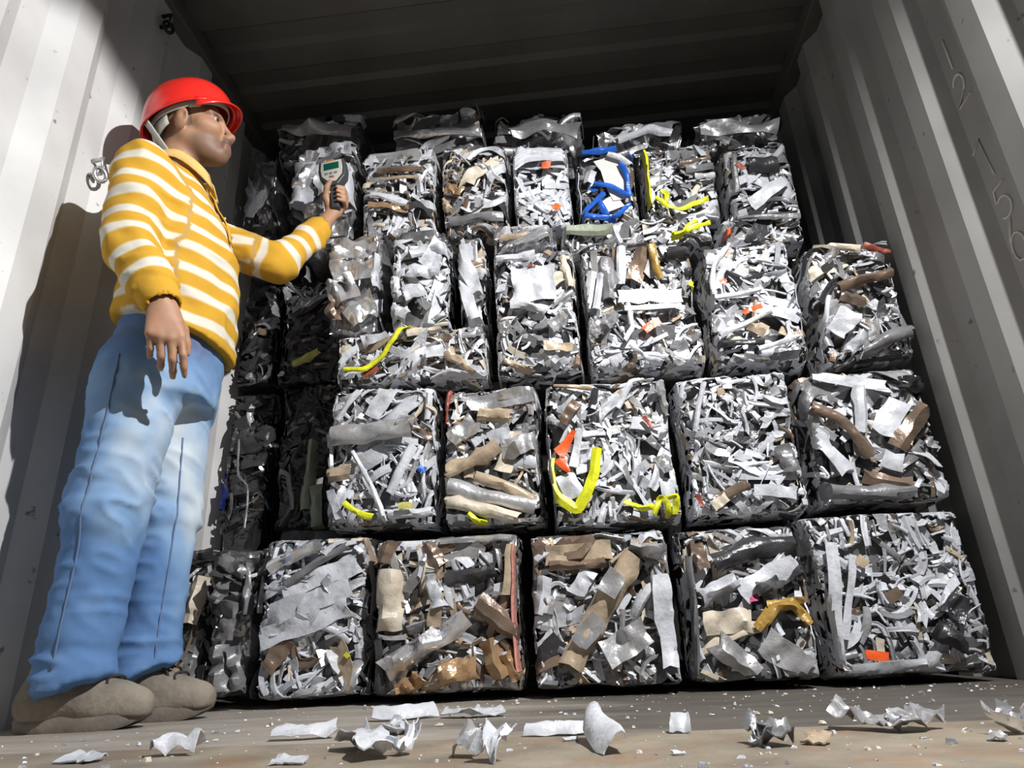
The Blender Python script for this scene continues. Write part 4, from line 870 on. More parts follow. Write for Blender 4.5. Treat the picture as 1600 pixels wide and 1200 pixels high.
# ================================================================== the person (signed distance shapes -> surface nets)
class Field:
    def __init__(s, lo, hi, h):
        s.lo = np.array(lo, np.float32); s.h = h; s.n = np.ceil((np.array(hi) - s.lo) / h).astype(int) + 1
        s.D = np.full(s.n, 0.3, np.float32)
    def block(s, lo, hi):
        a = np.clip(np.floor((np.array(lo) - s.lo) / s.h).astype(int), 0, s.n - 1); b = np.clip(np.ceil((np.array(hi) - s.lo) / s.h).astype(int) + 1, 1, s.n)
        sl = tuple(slice(i, j) for i, j in zip(a, b))
        ax = [s.lo[k] + s.h * np.arange(a[k], b[k], dtype=np.float32) for k in range(3)]
        return sl, ax[0][:, None, None], ax[1][None, :, None], ax[2][None, None, :]
    def merge(s, sl, d, k):
        o = s.D[sl]
        if k > 0:
            hh = np.maximum(k - np.abs(o - d), 0) / k; s.D[sl] = np.minimum(o, d) - hh * hh * k * .25
        else: s.D[sl] = np.minimum(o, d)
    def cone(s, a, b, ra, rb, k=.02, sub=False, sq=None):
        a = np.array(a, np.float32); b = np.array(b, np.float32); m = max(ra, rb) * (1 if sq is None else max(1, sq[1])) + k + 3 * s.h
        sl, X, Y, Z = s.block(np.minimum(a, b) - m, np.maximum(a, b) + m)
        v = b - a; vv = float(v @ v) + 1e-12
        px, py, pz = X - a[0], Y - a[1], Z - a[2]
        t = np.clip((px * v[0] + py * v[1] + pz * v[2]) / vv, 0, 1)
        qx, qy, qz = px - t * v[0], py - t * v[1], pz - t * v[2]
        if sq is not None:
            nrm, f = np.array(sq[0], np.float32), sq[1]
            c = (qx * nrm[0] + qy * nrm[1] + qz * nrm[2]); g = c * (1 / f - 1)
            qx, qy, qz = qx + nrm[0] * g, qy + nrm[1] * g, qz + nrm[2] * g
        d = np.sqrt(qx * qx + qy * qy + qz * qz) - (ra + t * (rb - ra))
        if sub:
            o = s.D[sl]; d = -d; hh = np.maximum(k - np.abs(o - d), 0) / max(k, 1e-6); s.D[sl] = np.maximum(o, d) + hh * hh * k * .25
        else: s.merge(sl, d, k)
    def ell(s, c, R, rad, k=.02, sub=False):
        """ellipsoid; R rows = its local axes"""
        c = np.array(c, np.float32); m = max(rad) + k + 3 * s.h; sl, X, Y, Z = s.block(c - m, c + m)
        px, py, pz = X - c[0], Y - c[1], Z - c[2]; k0 = 0; k1 = 0
        for ax, r in zip(R, rad):
            u = px * np.float32(ax[0]) + py * np.float32(ax[1]) + pz * np.float32(ax[2]); k0 = k0 + (u / r) ** 2; k1 = k1 + (u / (r * r)) ** 2
        k0 = np.sqrt(k0); d = k0 * (k0 - 1) / np.maximum(np.sqrt(k1), 1e-6)
        if sub:
            o = s.D[sl]; d = -d; hh = np.maximum(k - np.abs(o - d), 0) / max(k, 1e-6); s.D[sl] = np.maximum(o, d) + hh * hh * k * .25
        else: s.merge(sl, d, k)
    def loft(s, secs, fwd, k=.03):
        """stack of elliptical sections (z, cx, cy, half depth along fwd, half width)"""
        A = np.array(secs, np.float32); m = A[:, 3:].max() + k + .03
        lo = np.array([A[:, 1].min() - m, A[:, 2].min() - m, A[0, 0] - k - .02]); hi = np.array([A[:, 1].max() + m, A[:, 2].max() + m, A[-1, 0] + k + .02])
        sl, X, Y, Z = s.block(lo, hi); z = Z.ravel()
        # smooth interpolation along z
        cx, cy, ra, rb = [np.interp(z, A[:, 0], A[:, i]).astype(np.float32)[None, None, :] for i in (1, 2, 3, 4)]
        dx, dy = X - cx, Y - cy; u = dx * fwd[0] + dy * fwd[1]; v = -dx * fwd[1] + dy * fwd[0]
        k0 = np.sqrt((u / ra) ** 2 + (v / rb) ** 2); k1 = np.sqrt((u / ra ** 2) ** 2 + (v / rb ** 2) ** 2)
        d = k0 * (k0 - 1) / np.maximum(k1, 1e-5)
        dz = np.maximum(A[0, 0] - Z, Z - A[-1, 0]); d = np.maximum(d, dz + 0 * d)
        s.merge(sl, d, k)
    def plane_cut(s, fn):
        sl, X, Y, Z = s.block(s.lo, s.lo + s.n * s.h); s.D = np.maximum(s.D, fn(X, Y, Z).astype(np.float32))
    def mesh(s, smooth=2):
        D = s.D; I = D < 0; n = D.shape
        num = np.zeros([k - 1 for k in n] + [3], np.float32); cnt = np.zeros([k - 1 for k in n], np.float32)
        crossings = []
        for ax in range(3):
            A = np.take(D, range(n[ax] - 1), ax); B = np.take(D, range(1, n[ax]), ax)
            E = (A < 0) != (B < 0); ijk = np.argwhere(E); t = (A[E] / (A[E] - B[E]))
            p = ijk.astype(np.float32); p[:, ax] += t
            o1, o2 = [k for k in range(3) if k != ax]
            for d1 in (0, -1):
                for d2 in (0, -1):
                    q = ijk.copy(); q[:, o1] += d1; q[:, o2] += d2
                    ok = (q >= 0).all(1) & (q < np.array(cnt.shape)).all(1); q = q[ok]
                    np.add.at(num, tuple(q.T), p[ok]); np.add.at(cnt, tuple(q.T), 1)
            crossings.append((ax, ijk, A[E] < 0))
        act = cnt > 0; idx = np.full(cnt.shape, -1, np.int64); idx[act] = np.arange(act.sum())
        V = num[act] / cnt[act][:, None]; Q = []
        for ax, ijk, neg in crossings:
            o1, o2 = (ax + 1) % 3, (ax + 2) % 3
            ok = (ijk[:, o1] > 0) & (ijk[:, o2] > 0) & (ijk[:, o1] < n[o1] - 1) & (ijk[:, o2] < n[o2] - 1); ijk = ijk[ok]; neg = neg[ok]
            def at(a, b):
                q = ijk.copy(); q[:, o1] += a; q[:, o2] += b; return idx[tuple(q.T)]
            q = np.stack([at(-1, -1), at(0, -1), at(0, 0), at(-1, 0)], -1)
            q[~neg] = q[~neg][:, ::-1]; Q.append(q)
        Q = np.concatenate(Q); V = V * s.h + s.lo
        for _ in range(smooth):
            S_ = np.zeros_like(V); c = np.zeros(len(V), np.float32)
            for a, b in ((0, 1), (1, 2), (2, 3), (3, 0)):
                np.add.at(S_, Q[:, a], V[Q[:, b]]); np.add.at(c, Q[:, a], 1); np.add.at(S_, Q[:, b], V[Q[:, a]]); np.add.at(c, Q[:, b], 1)
            V = V * .45 + S_ / np.maximum(c, 1)[:, None] * .55
        return V.astype(float), Q

def vnormals(V, Q):
    n = np.cross(V[Q[:, 2]] - V[Q[:, 0]], V[Q[:, 3]] - V[Q[:, 1]]); N = np.zeros_like(V)
    for k in range(4): np.add.at(N, Q[:, k], n)
    return N / (np.linalg.norm(N, axis=1, keepdims=True) + 1e-9)

def attr(o, name, data):
    data = np.asarray(data, np.float32)
    if data.ndim == 1: a = o.data.attributes.new(name, 'FLOAT', 'POINT'); a.data.foreach_set('value', data)
    else: a = o.data.color_attributes.new(name, 'FLOAT_COLOR', 'POINT'); a.data.foreach_set('color', np.c_[data, np.ones(len(data))].astype(np.float32).ravel())

FWD = np.array([.966, .259]); LAT = np.array([-.259, .966])            # body faces the right wall, turned a little to the stack
PR = empty('person', (-1.08, 1.52, 0.0), 'person in red hard hat, yellow striped shirt and faded jeans holding a hand meter', 'person')
Rsh, Relb, Rwr = np.array([-1.080, 1.350, 1.345]), np.array([-1.030, 1.285, 1.07]), np.array([-.905, 1.268, .885])
Lsh, Lelb, Lwr = np.array([-1.145, 1.665, 1.375]), np.array([-.872, 1.73, 1.268]), np.array([-.795, 1.85, 1.478])
NB = np.array([-1.098, 1.503, 1.455])
Rhip, Rkn, Ran = np.array([-1.045, 1.435, .80]), np.array([-1.062, 1.42, .455]), np.array([-1.098, 1.45, .09])
Lhip, Lkn, Lan = np.array([-1.065, 1.605, .80]), np.array([-1.048, 1.62, .475]), np.array([-1.055, 1.63, .10])
# head frame: turned toward the stack and tipped up
hp = math.radians(10); g0 = np.array([.985, .174, 0]); HL = np.array([-.174, .985, 0]); HG = g0 * math.cos(hp) + np.array([0, 0, math.sin(hp)]); HU = np.cross(HG, HL)
rl_ = math.radians(10); HL, HU = HL * math.cos(rl_) + HU * math.sin(rl_), HU * math.cos(rl_) - HL * math.sin(rl_)   # head leaning a little to the near side
HC = np.array([-1.067, 1.494, 1.618]); HR = np.array([HG, HL, HU])
def hd(x, y, z): return HC + HG * x + HL * y + HU * z

B = Field((-1.30, 1.17, .03), (-.66, 1.99, 1.80), .0045)
# head
B.ell(hd(-.012, 0, .035), HR, (.097, .075, .088), .02)
B.ell(hd(.030, 0, -.035), HR, (.058, .058, .085), .03)
for sgn in (-1, 1):
    B.cone(hd(-.005, sgn * .050, -.055), hd(.060, sgn * .012, -.100), .017, .016, .03)
    B.ell(hd(.055, sgn * .040, -.028), HR, (.024, .020, .018), .02)
    B.cone(hd(.085, sgn * .012, .019), hd(.070, sgn * .050, .016), .0095, .0095, .012)
    B.ell(hd(.092, sgn * .033, -.002), HR, (.012, .019, .0125), .010, sub=True)
    B.cone(hd(.0845, sgn * .017, .0085), hd(.0765, sgn * .048, .003), .0042, .0036, .004)     # upper lid
    B.cone(hd(.0840, sgn * .017, -.0105), hd(.0760, sgn * .047, -.008), .0040, .0036, .004)   # lower lid
    B.cone(hd(.078, sgn * .036, -.030), hd(.045, sgn * .056, -.020), .010, .012, .025)        # cheekbone
    B.ell(hd(-.005, sgn * .077, -.012), (HG * .95 - HU * .3, HL * .95 - HG * .3 * sgn, HU * .95 + HG * .3), (.022, .011, .034), .008)
    B.ell(hd(.004, sgn * .091, -.008), HR, (.009, .008, .017), .004, sub=True)
    B.ell(hd(.101, sgn * .0115, -.052), HR, (.011, .0075, .0075), .006)
B.ell(hd(.070, 0, -.100), HR, (.020, .022, .016), .025)
B.cone(hd(.086, 0, .010), hd(.109, 0, -.040), .0075, .0075, .014)
B.ell(hd(.111, 0, -.046), HR, (.0105, .0105, .0095), .010)
B.cone(hd(.092, 0, -.054), hd(.088, 0, -.076), .014, .014, .012)
B.cone(hd(.093, -.018, -.077), hd(.093, .018, -.077), .0075, .0075, .010)
B.cone(hd(.090, -.016, -.090), hd(.090, .016, -.090), .0080, .0080, .010)
B.cone(hd(.105, -.020, -.0835), hd(.105, .020, -.0835), .0028, .0028, .003, sub=True)
# neck and trunk
B.cone(hd(-.030, 0, -.05), NB + np.array([-.008, 0, 0]), .050, .056, .025)
B.loft([(.80, -1.05, 1.52, .10, .145), (.95, -1.05, 1.52, .095, .14), (1.10, -1.055, 1.52, .10, .14), (1.28, -1.085, 1.515, .10, .15), (1.42, -1.105, 1.508, .05, .085)], FWD, .05)
B.cone(NB + np.array([0, 0, -.03]), Rsh, .05, .05, .05); B.cone(NB + np.array([0, 0, -.03]), Lsh, .05, .05, .05)
# arms
for a, e, w_ in ((Rsh, Relb, Rwr), (Lsh, Lelb, Lwr)):
    B.cone(a, e, .048, .038, .03); B.cone(e, w_, .040, .027, .02)
# legs
for a, e, w_ in ((Rhip, Rkn, Ran), (Lhip, Lkn, Lan)):
    B.cone(a, e, .075, .052, .04); B.cone(e, w_, .052, .036, .03)
# right hand, hanging loosely
def unit(v): return np.array(v, float) / np.linalg.norm(v)
d_ = unit((.26, -.06, -.96)); a_ = np.array([.84, .53, .10]); a_ = unit(a_ - d_ * (a_ @ d_)); b_ = np.cross(d_, a_)
if b_[1] < 0: b_ = -b_                                                  # palm side: away from the camera
B.cone(Rwr, Rwr + d_ * .03, .025, .026, .015, sq=(b_, .75))
fing = ((.031, .090, (.044, .027, .021), .0094, (14, 40, 55)), (.011, .095, (.047, .030, .022), .0098, (26, 62, 85)), (-.010, .089, (.043, .028, .021), .0094, (32, 72, 100)), (-.029, .079, (.034, .021, .019), .0083, (38, 80, 108)))
for off, ln, segs, r, bends in fing:
    k0 = Rwr + d_ * ln + a_ * off
    B.cone(Rwr + d_ * .018 + a_ * off * .55, k0, .0165, .0125, .012)
    p = k0
    for sg, bd, r0, r1 in zip(segs, bends, (r, r * .95, r * .88), (r * .95, r * .88, r * .72)):
        q = p + (d_ * math.cos(math.radians(bd)) + b_ * math.sin(math.radians(bd)) + a_ * off * 1.2) * sg
        B.cone(p, q, r0, r1, .0035); p = q
t0 = Rwr + d_ * .022 + a_ * .018 + b_ * .008; t1 = t0 + unit(d_ * .8 + a_ * .55 + b_ * .45) * .042; t2 = t1 + unit(d_ * .95 + a_ * .15 + b_ * .4) * .032; t3 = t2 + unit(d_ * 1.0 + b_ * .5) * .024
B.cone(t0, t1, .016, .0125, .012); B.cone(t1, t2, .0115, .0105, .005); B.cone(t2, t3, .0105, .0085, .004)

# hand meter frame (held in the left hand)
MU = unit((-.12, .05, .98)); MN = np.array([.02, -.93, -.25]); MN = unit(MN - MU * (MN @ MU)); MX = np.cross(MU, MN)
MC = np.array((-0.767, 1.865, 1.708))
def md(x, y, z): return MC + MX * x + MU * y + MN * z
# left hand: palm behind the grip, thumb over the left side, fingers round the right side
pc = md(-.004, -.125, -.030)
B.cone(Lwr, pc + MU * .005, .026, .026, .02, sq=(MN, .8))
B.cone(md(-.012, -.145, -.030), md(-.002, -.085, -.028), .022, .020, .012)
for k, (yo, r) in enumerate(((-.080, .0095), (-.099, .0098), (-.118, .0095), (-.136, .0085))):
    sx = (.0, .004, .003, -.002)[k]
    p0 = md(.008, yo, -.032); p1 = md(.031 + sx * .5, yo + .002, -.022); p2 = md(.034, yo + .003, .006); p3 = md(.017, yo + .002, .022)
    B.cone(p0, p1, r * 1.15, r, .008); B.cone(p1, p2, r, r * .93, .003); B.cone(p2, p3, r * .93, r * .78, .003)
p0 = md(-.024, -.130, -.018); p1 = md(-.031, -.100, .004); p2 = md(-.020, -.072, .021); p3 = md(-.006, -.052, .025)
B.cone(p0, p1, .0165, .0125, .012); B.cone(p1, p2, .0120, .0108, .005); B.cone(p2, p3, .0108, .0085, .004)
V, Q = B.mesh(2)
P = V - HC; hx, hy, hz = P @ HG, P @ HL, P @ HU
head = (hz > -.13) & (np.linalg.norm(P, axis=1) < .19)
skin = np.tile(np.array([.45, .245, .145]), (len(V), 1))
def paint(mask, col, amt):
    w_ = np.clip(mask, 0, 1)[:, None] * amt; skin[:] = skin * (1 - w_) + np.array(col) * w_
sm = lambda d, r: np.clip(1 - d / r, 0, 1)
nz = vnoise(V, .01, 3) * .5 + .5
paint(np.clip((V[:, 2] - 1.3) / .1, 0, 1) * nz, (.52, .30, .19), .3)
stub = np.clip((-.045 - hz) / .02, 0, 1) * np.clip((hx + .01) / .03, 0, 1) * head * np.clip((.13 - np.abs(hz + .06)) / .05, 0, 1)
paint(stub, (.085, .055, .045), .62)
must = sm(np.sqrt(((hx - .1) / .03) ** 2 + (hy / .028) ** 2 + ((hz + .067) / .008) ** 2), 1.3) * head; paint(must, (.04, .028, .022), .8)
lips = np.maximum(sm(np.sqrt(((hx - .1) / .02) ** 2 + (hy / .024) ** 2 + ((hz + .077) / .006) ** 2), 1.5), sm(np.sqrt(((hx - .1) / .02) ** 2 + (hy / .022) ** 2 + ((hz + .090) / .007) ** 2), 1.5)) * head
paint(lips, (.30, .11, .10), .9)
brow = sm(np.sqrt(((np.abs(hy) - .034) / .024) ** 2 + ((hz - .0125) / .0085) ** 2), 1.6) * (hx > .05) * head; paint(brow, (.018, .013, .012), .95)
lash = sm(np.sqrt(((np.abs(hy) - .033) / .018) ** 2 + ((hz - .005) / .005) ** 2), 1.5) * (hx > .06) * head; paint(lash, (.03, .02, .02), .8)
hair = (np.clip((hz - .030 + np.clip(-hx - .01, 0, .12) * 1.25 - np.clip(hx, 0, 1) * .5) / .012, 0, 1)) * head * (np.abs(hy) < .085) * np.where((hx > -.030) & (np.abs(hy) > .062) & (hz < .03), 0, 1)
side = ((hx > -.005) & (hx < .022) & (hz > -.03) & (np.abs(hy) > .05) & (np.abs(hy) < .074)) * 1.0
paint(np.maximum(hair, side * .7), (.075, .068, .064), .9)
def skin_mat():
    m, N, L, p = newmat('brown_skin'); p.inputs['Roughness'].default_value = .58
    a = N.new('ShaderNodeAttribute'); a.attribute_name = 'tone'; tc = N.new('ShaderNodeTexCoord')
    n = N.new('ShaderNodeTexNoise'); n.inputs['Scale'].default_value = 60; n.inputs['Detail'].default_value = 4; L.new(tc.outputs['Object'], n.inputs['Vector'])
    mx = N.new('ShaderNodeMix'); mx.data_type = 'RGBA'; mx.blend_type = 'MULTIPLY'; mx.inputs[0].default_value = .35
    L.new(a.outputs['Color'], mx.inputs[6]); L.new(n.outputs['Color'], mx.inputs[7]); L.new(mx.outputs[2], p.inputs['Base Color'])
    p.inputs['Subsurface Weight'].default_value = .08; p.inputs['Subsurface Radius'].default_value = (.01, .004, .002); p.inputs['Subsurface Scale'].default_value = .5
    return m
M_skin = skin_mat()
body = adopt(make_mesh('body', V, Q, M_skin), PR); attr(body, 'tone', skin)
# eyes
M_eye = mat('eye_white', (.34, .30, .27), .25); M_iris = mat('dark_brown_iris', (.02, .012, .008), .12); M_nail = mat('fingernail', (.42, .25, .18), .35)
def ball(c, r, mtl, name, sx=1):
    U = []; F = []; nu, nv = 16, 10
    for i in range(nv + 1):
        for j in range(nu):
            th = math.pi * i / nv; ph = 2 * math.pi * j / nu
            U.append(c + HG * (r * math.cos(th) * sx) + HL * (r * math.sin(th) * math.cos(ph)) + HU * (r * math.sin(th) * math.sin(ph)))
    for i in range(nv):
        for j in range(nu): F.append((i * nu + j, (i + 1) * nu + j, (i + 1) * nu + (j + 1) % nu, i * nu + (j + 1) % nu))
    return make_mesh(name, U, F, mtl)
for sgn in (-1, 1):
    e = adopt(ball(hd(.0745, sgn * .033, -.001), .0128, M_eye, 'eye'), PR)
    i_ = ball(hd(.0745, sgn * .033, -.001) + HG * .0080 + HL * .0008 * sgn - HU * .0015, .0076, M_iris, 'iris', .75); i_.parent = e; i_.location = -Vector(PR.location) - Vector(e.location)

# ---- shirt
HEM0, HEMS = .915, .30
SH = Field((-1.32, 1.15, .70), (-.70, 1.95, 1.50), .0065)
SH.loft([(.74, -1.030, 1.515, .150, .178), (.90, -1.030, 1.515, .148, .172), (1.02, -1.030, 1.515, .148, .168), (1.16, -1.045, 1.515, .142, .172), (1.28, -1.075, 1.513, .130, .176), (1.36, -1.092, 1.510, .105, .150), (1.43, -1.100, 1.506, .072, .090), (1.475, -1.098, 1.504, .066, .070)], FWD, .03)
SH.cone(NB + np.array([0, 0, -.065]), Rsh, .058, .064, .04); SH.cone(NB + np.array([0, 0, -.065]), Lsh, .058, .064, .04)
SLV = ((Rsh, Relb, Rwr), (Lsh, Lelb, Lwr))
for q, (a, e, w_) in enumerate(SLV):
    SH.cone(a, e, .070, .058 if q == 0 else .052, .035); SH.cone(e, w_ - unit(w_ - e) * .02, .058 if q == 0 else .052, .045, .03)
    SH.cone(w_ - unit(w_ - e) * .055, w_ - unit(w_ - e) * .004, .043, .040, .008)
def hem(X, Y, Z):
    f = (X + 1.03) * FWD[0] + (Y - 1.515) * FWD[1]
    dsl = np.sqrt((X - Rwr[0]) ** 2 + (Y - Rwr[1]) ** 2 + ((Z - Rwr[2] - .03) * .8) ** 2) - .115        # leave the near sleeve uncut
    return np.minimum((HEM0 - HEMS * f) - Z, dsl)
SH.plane_cut(hem)
# open the neck and the cuffs
SH.cone(NB + np.array([.012, .004, -.005]), NB + np.array([.02, 0.01, .12]), .058, .085, .006, sub=True)
for a, e, w_ in SLV: SH.cone(w_ - unit(w_ - e) * .010, w_ + unit(w_ - e) * .06, .034, .036, .004, sub=True)
V, Q = SH.mesh(2)
N_ = vnormals(V, Q)
# stripe coordinate: down the trunk, along each sleeve
def along(V, a, e, w_):
    L1 = np.linalg.norm(e - a); L2 = np.linalg.norm(w_ - e)
    t1 = np.clip((V - a) @ (e - a) / L1 ** 2, -.3, 1); d1 = np.linalg.norm(V - a - t1[:, None] * (e - a), axis=1)
    t2 = np.clip((V - e) @ (w_ - e) / L2 ** 2, 0, 1.2); d2 = np.linalg.norm(V - e - t2[:, None] * (w_ - e), axis=1)
    s1 = (V - a) @ (e - a) / L1; s2 = L1 + (V - e) @ (w_ - e) / L2
    u_ = unit(unit(e - a) + unit(w_ - e)); wt = np.clip((V - e) @ u_ / .10 + .5, 0, 1)
    return s1 * (1 - wt) + s2 * wt, np.minimum(d1, d2), t2
f_ = (V[:, 0] + 1.05) * FWD[0] + (V[:, 1] - 1.515) * FWD[1]; l_ = (V[:, 0] + 1.05) * LAT[0] + (V[:, 1] - 1.515) * LAT[1]
stripe = 1.43 - V[:, 2] - .06 * f_; cuff = np.zeros(len(V))

for q, (a, e, w_) in enumerate(SLV):
    s_, dd, t2 = along(V, a, e, w_)
    lim = np.interp(s_, [0, .3, .52], [.088, .080, .058])
    m = (dd < .12) & ((l_ < np.interp(V[:, 2], [1.12, 1.28], [-.168, -.128])) if q == 0 else ((l_ > .135) | (f_ > .165)))
    stripe[m] = s_[m] + (.02, .043)[q]
    cuff[m & (t2 > .80)] = 1
    if q == 0: armhole = m
    else: armhole = armhole | m
mixed = armhole[Q].any(1) & ~armhole[Q].all(1); seam_ = np.zeros(len(V)); seam_[Q[mixed].ravel()] = 1
# folds
fold = vnoise(V * [1, 1, 2.2] + np.c_[l_ * .6, l_ * 0, f_ * 1.2], .085, 9) * .0075 + vnoise(V, .035, 10) * .0022
ridge = 1 - np.abs(vnoise(V * [1, 1, 2.6], .11, 12)) * 2.2
fold += np.clip(ridge, 0, 1) * .006
fold *= (1 - cuff * .8)
V = V + N_ * fold[:, None]
def shirt_mat():
    m, N, L, p = newmat('yellow_striped_cotton'); p.inputs['Roughness'].default_value = .85; p.inputs['Specular IOR Level'].default_value = .2
    a = N.new('ShaderNodeAttribute'); a.attribute_name = 'stripe'
    c = N.new('ShaderNodeAttribute'); c.attribute_name = 'cuff'
    dv = N.new('ShaderNodeMath'); dv.operation = 'DIVIDE'; dv.inputs[1].default_value = .066; L.new(a.outputs['Fac'], dv.inputs[0])
    fr = N.new('ShaderNodeMath'); fr.operation = 'FRACT'; L.new(dv.outputs[0], fr.inputs[0])
    r = N.new('ShaderNodeValToRGB'); e = r.color_ramp.elements
    yel = (.62, .345, .035, 1); pale = (.66, .46, .16, 1); wht = (.74, .70, .60, 1)
    e[0].position = 0; e[0].color = yel; e[1].position = 1; e[1].color = yel
    for ps, cl in ((.40, yel), (.44, pale), (.50, wht), (.80, wht), (.87, pale), (.91, yel)):
        x = e.new(ps); x.color = cl
    L.new(fr.outputs[0], r.inputs['Fac'])
    mx = N.new('ShaderNodeMix'); mx.data_type = 'RGBA'; L.new(c.outputs['Fac'], mx.inputs[0]); L.new(r.outputs['Color'], mx.inputs[6]); mx.inputs[7].default_value = yel
    tc = N.new('ShaderNodeTexCoord'); n = N.new('ShaderNodeTexNoise'); n.inputs['Scale'].default_value = 9; n.inputs['Detail'].default_value = 5; L.new(tc.outputs['Object'], n.inputs['Vector'])
    ah = N.new('ShaderNodeAttribute'); ah.attribute_name = 'armhole'; mh = N.new('ShaderNodeMix'); mh.data_type = 'RGBA'; L.new(ah.outputs['Fac'], mh.inputs[0]); L.new(mx.outputs[2], mh.inputs[6]); mh.inputs[7].default_value = (.52, .33, .10, 1)
    m2 = N.new('ShaderNodeMix'); m2.data_type = 'RGBA'; m2.blend_type = 'MULTIPLY'; m2.inputs[0].default_value = .25; L.new(mh.outputs[2], m2.inputs[6]); L.new(n.outputs['Fac'], m2.inputs[7])
    L.new(m2.outputs[2], p.inputs['Base Color'])
    n2 = N.new('ShaderNodeTexNoise'); n2.inputs['Scale'].default_value = 400; L.new(tc.outputs['Object'], n2.inputs['Vector'])
    b = N.new('ShaderNodeBump'); b.inputs['Strength'].default_value = .15; b.inputs['Distance'].default_value = .002; L.new(n2.outputs['Fac'], b.inputs['Height']); L.new(b.outputs['Normal'], p.inputs['Normal'])
    return m
M_shirt = shirt_mat()
shirt = adopt(make_mesh('striped_shirt', V, Q, M_shirt), PR); attr(shirt, 'stripe', stripe); attr(shirt, 'cuff', cuff); attr(shirt, 'armhole', seam_)
SV = V
M_plain = mat('plain_yellow_cotton', (.62, .36, .05), .85, 0, .08, 20, spec=.2); M_collar = mat('pale_yellow_collar_cotton', (.66, .46, .16), .85, 0, .10, 20, spec=.2); M_button = mat('shirt_button', (.55, .45, .25), .4)
def front(z, off=.003):
    """point on the shirt's centre front at height z"""
    q = SV[(np.abs(SV[:, 2] - z) < .012)]; ff = (q[:, 0] + 1.05) * FWD[0] + (q[:, 1] - 1.515) * FWD[1]; ll = (q[:, 0] + 1.05) * LAT[0] + (q[:, 1] - 1.515) * LAT[1]
    s_ = (np.abs(ll) < .02) & (ff > 0); f0 = ff[s_].max() + off
    return np.array([-1.05 + FWD[0] * f0, 1.515 + FWD[1] * f0, z])
zs = np.linspace(1.40, 1.23, 14); ctr = np.array([front(z) for z in zs]); W3 = np.r_[LAT, 0]
Pg = np.stack([ctr + W3 * s_ + np.array([FWD[0], FWD[1], 0]) * (.0015 if abs(s_) < .014 else 0) for s_ in (-.017, -.010, 0, .010, .017)], 1)
Vp, Fp = solid(Pg[:, ::-1], -.003)
pk = adopt(make_mesh('placket', Vp, Fp, M_plain), shirt); pk.location = -Vector(PR.location) - Vector(shirt.location)
for z in (1.375, 1.315, 1.255):
    c = front(z, .0075); Vb, Fb = tube_data([c - np.r_[FWD, 0] * .002, c + np.r_[FWD, 0] * .0015], .0052, 12)
    bt = make_mesh('button', Vb, Fb, M_button); bt.parent = pk; bt.location = -Vector(PR.location) - Vector(shirt.location) - Vector(pk.location)
# collar: a folded band round the neck, open at the throat
nn_ = 30; rows = []
for i in range(nn_ + 1):
    an = math.radians(16 + (344 - 16) * i / nn_); fr_ = math.cos(an); dirv = np.array([FWD[0] * fr_ + LAT[0] * math.sin(an), FWD[1] * fr_ + LAT[1] * math.sin(an), 0])
    dip = max(fr_, 0) ** 1.5; c = NB + np.array([.010, .004, .006])
    rows.append([c + dirv * (.064 + .010 * dip) + np.array([0, 0, .030 - .035 * dip]), c + dirv * (.069 + .012 * dip) + np.array([0, 0, .038 - .036 * dip]), c + dirv * (.078 + .016 * dip) + np.array([0, 0, .030 - .045 * dip]), c + dirv * (.096 + .016 * dip) + np.array([0, 0, -.008 - .062 * dip])])
Vc, Fc = solid(np.array(rows)[:, ::-1], .003)
cl = adopt(make_mesh('collar', Vc, Fc, M_collar, smooth=True), shirt); cl.location = -Vector(PR.location) - Vector(shirt.location)

# ---- jeans
JN = Field((-1.32, 1.20, .03), (-.80, 1.85, .99), .0065)
JN.loft([(.74, -1.045, 1.52, .125, .168), (.86, -1.04, 1.52, .134, .160), (.955, -1.04, 1.52, .128, .150)], FWD, .05)
JN.cone(Rhip, Rkn, .104, .082, .04); JN.cone(Rkn, Ran + np.array([.0, 0, .03]), .081, .072, .03); JN.cone(Ran + np.array([0, 0, .05]), Ran + np.array([.012, 0, .0]), .072, .076, .02)
JN.cone(Lhip, Lkn, .097, .078, .03); JN.cone(Lkn, Lan + np.array([.0, 0, .03]), .075, .068, .025); JN.cone(Lan + np.array([0, 0, .05]), Lan + np.array([.01, 0, .01]), .070, .073, .02)
JN.plane_cut(lambda X, Y, Z: (.075 + .42 * (X + 1.1)) - Z + 0 * Y)
V, Q = JN.mesh(2); N_ = vnormals(V, Q)
low = np.clip((.30 - V[:, 2]) / .16, 0, 1)
fold = vnoise(V * [1, 1, .8], .10, 21) * .006
fold += (1 - np.abs(vnoise(V * [.7, .7, 3.2], .10, 22)) * 2) * .007 * low
kn = np.exp(-((V[:, 2] - .47) / .10) ** 2)
fold += np.clip(1 - np.abs(vnoise((V + V[:, [2, 0, 1]] * .4) * [1, 1, 2.2], .075, 23)) * 2.4, -.3, 1) * .008 * np.maximum(kn, .4)
V = V + N_ * fold[:, None]
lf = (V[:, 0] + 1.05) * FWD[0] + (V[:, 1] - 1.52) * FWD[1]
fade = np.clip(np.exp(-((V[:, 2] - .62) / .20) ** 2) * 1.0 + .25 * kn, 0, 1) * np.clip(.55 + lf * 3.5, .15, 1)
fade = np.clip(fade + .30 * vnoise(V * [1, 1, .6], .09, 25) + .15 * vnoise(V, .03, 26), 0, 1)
dark = np.clip((V[:, 2] - .80) / .06, 0, 1) * np.clip(.6 + .8 * vnoise(V, .12, 28), 0, 1)
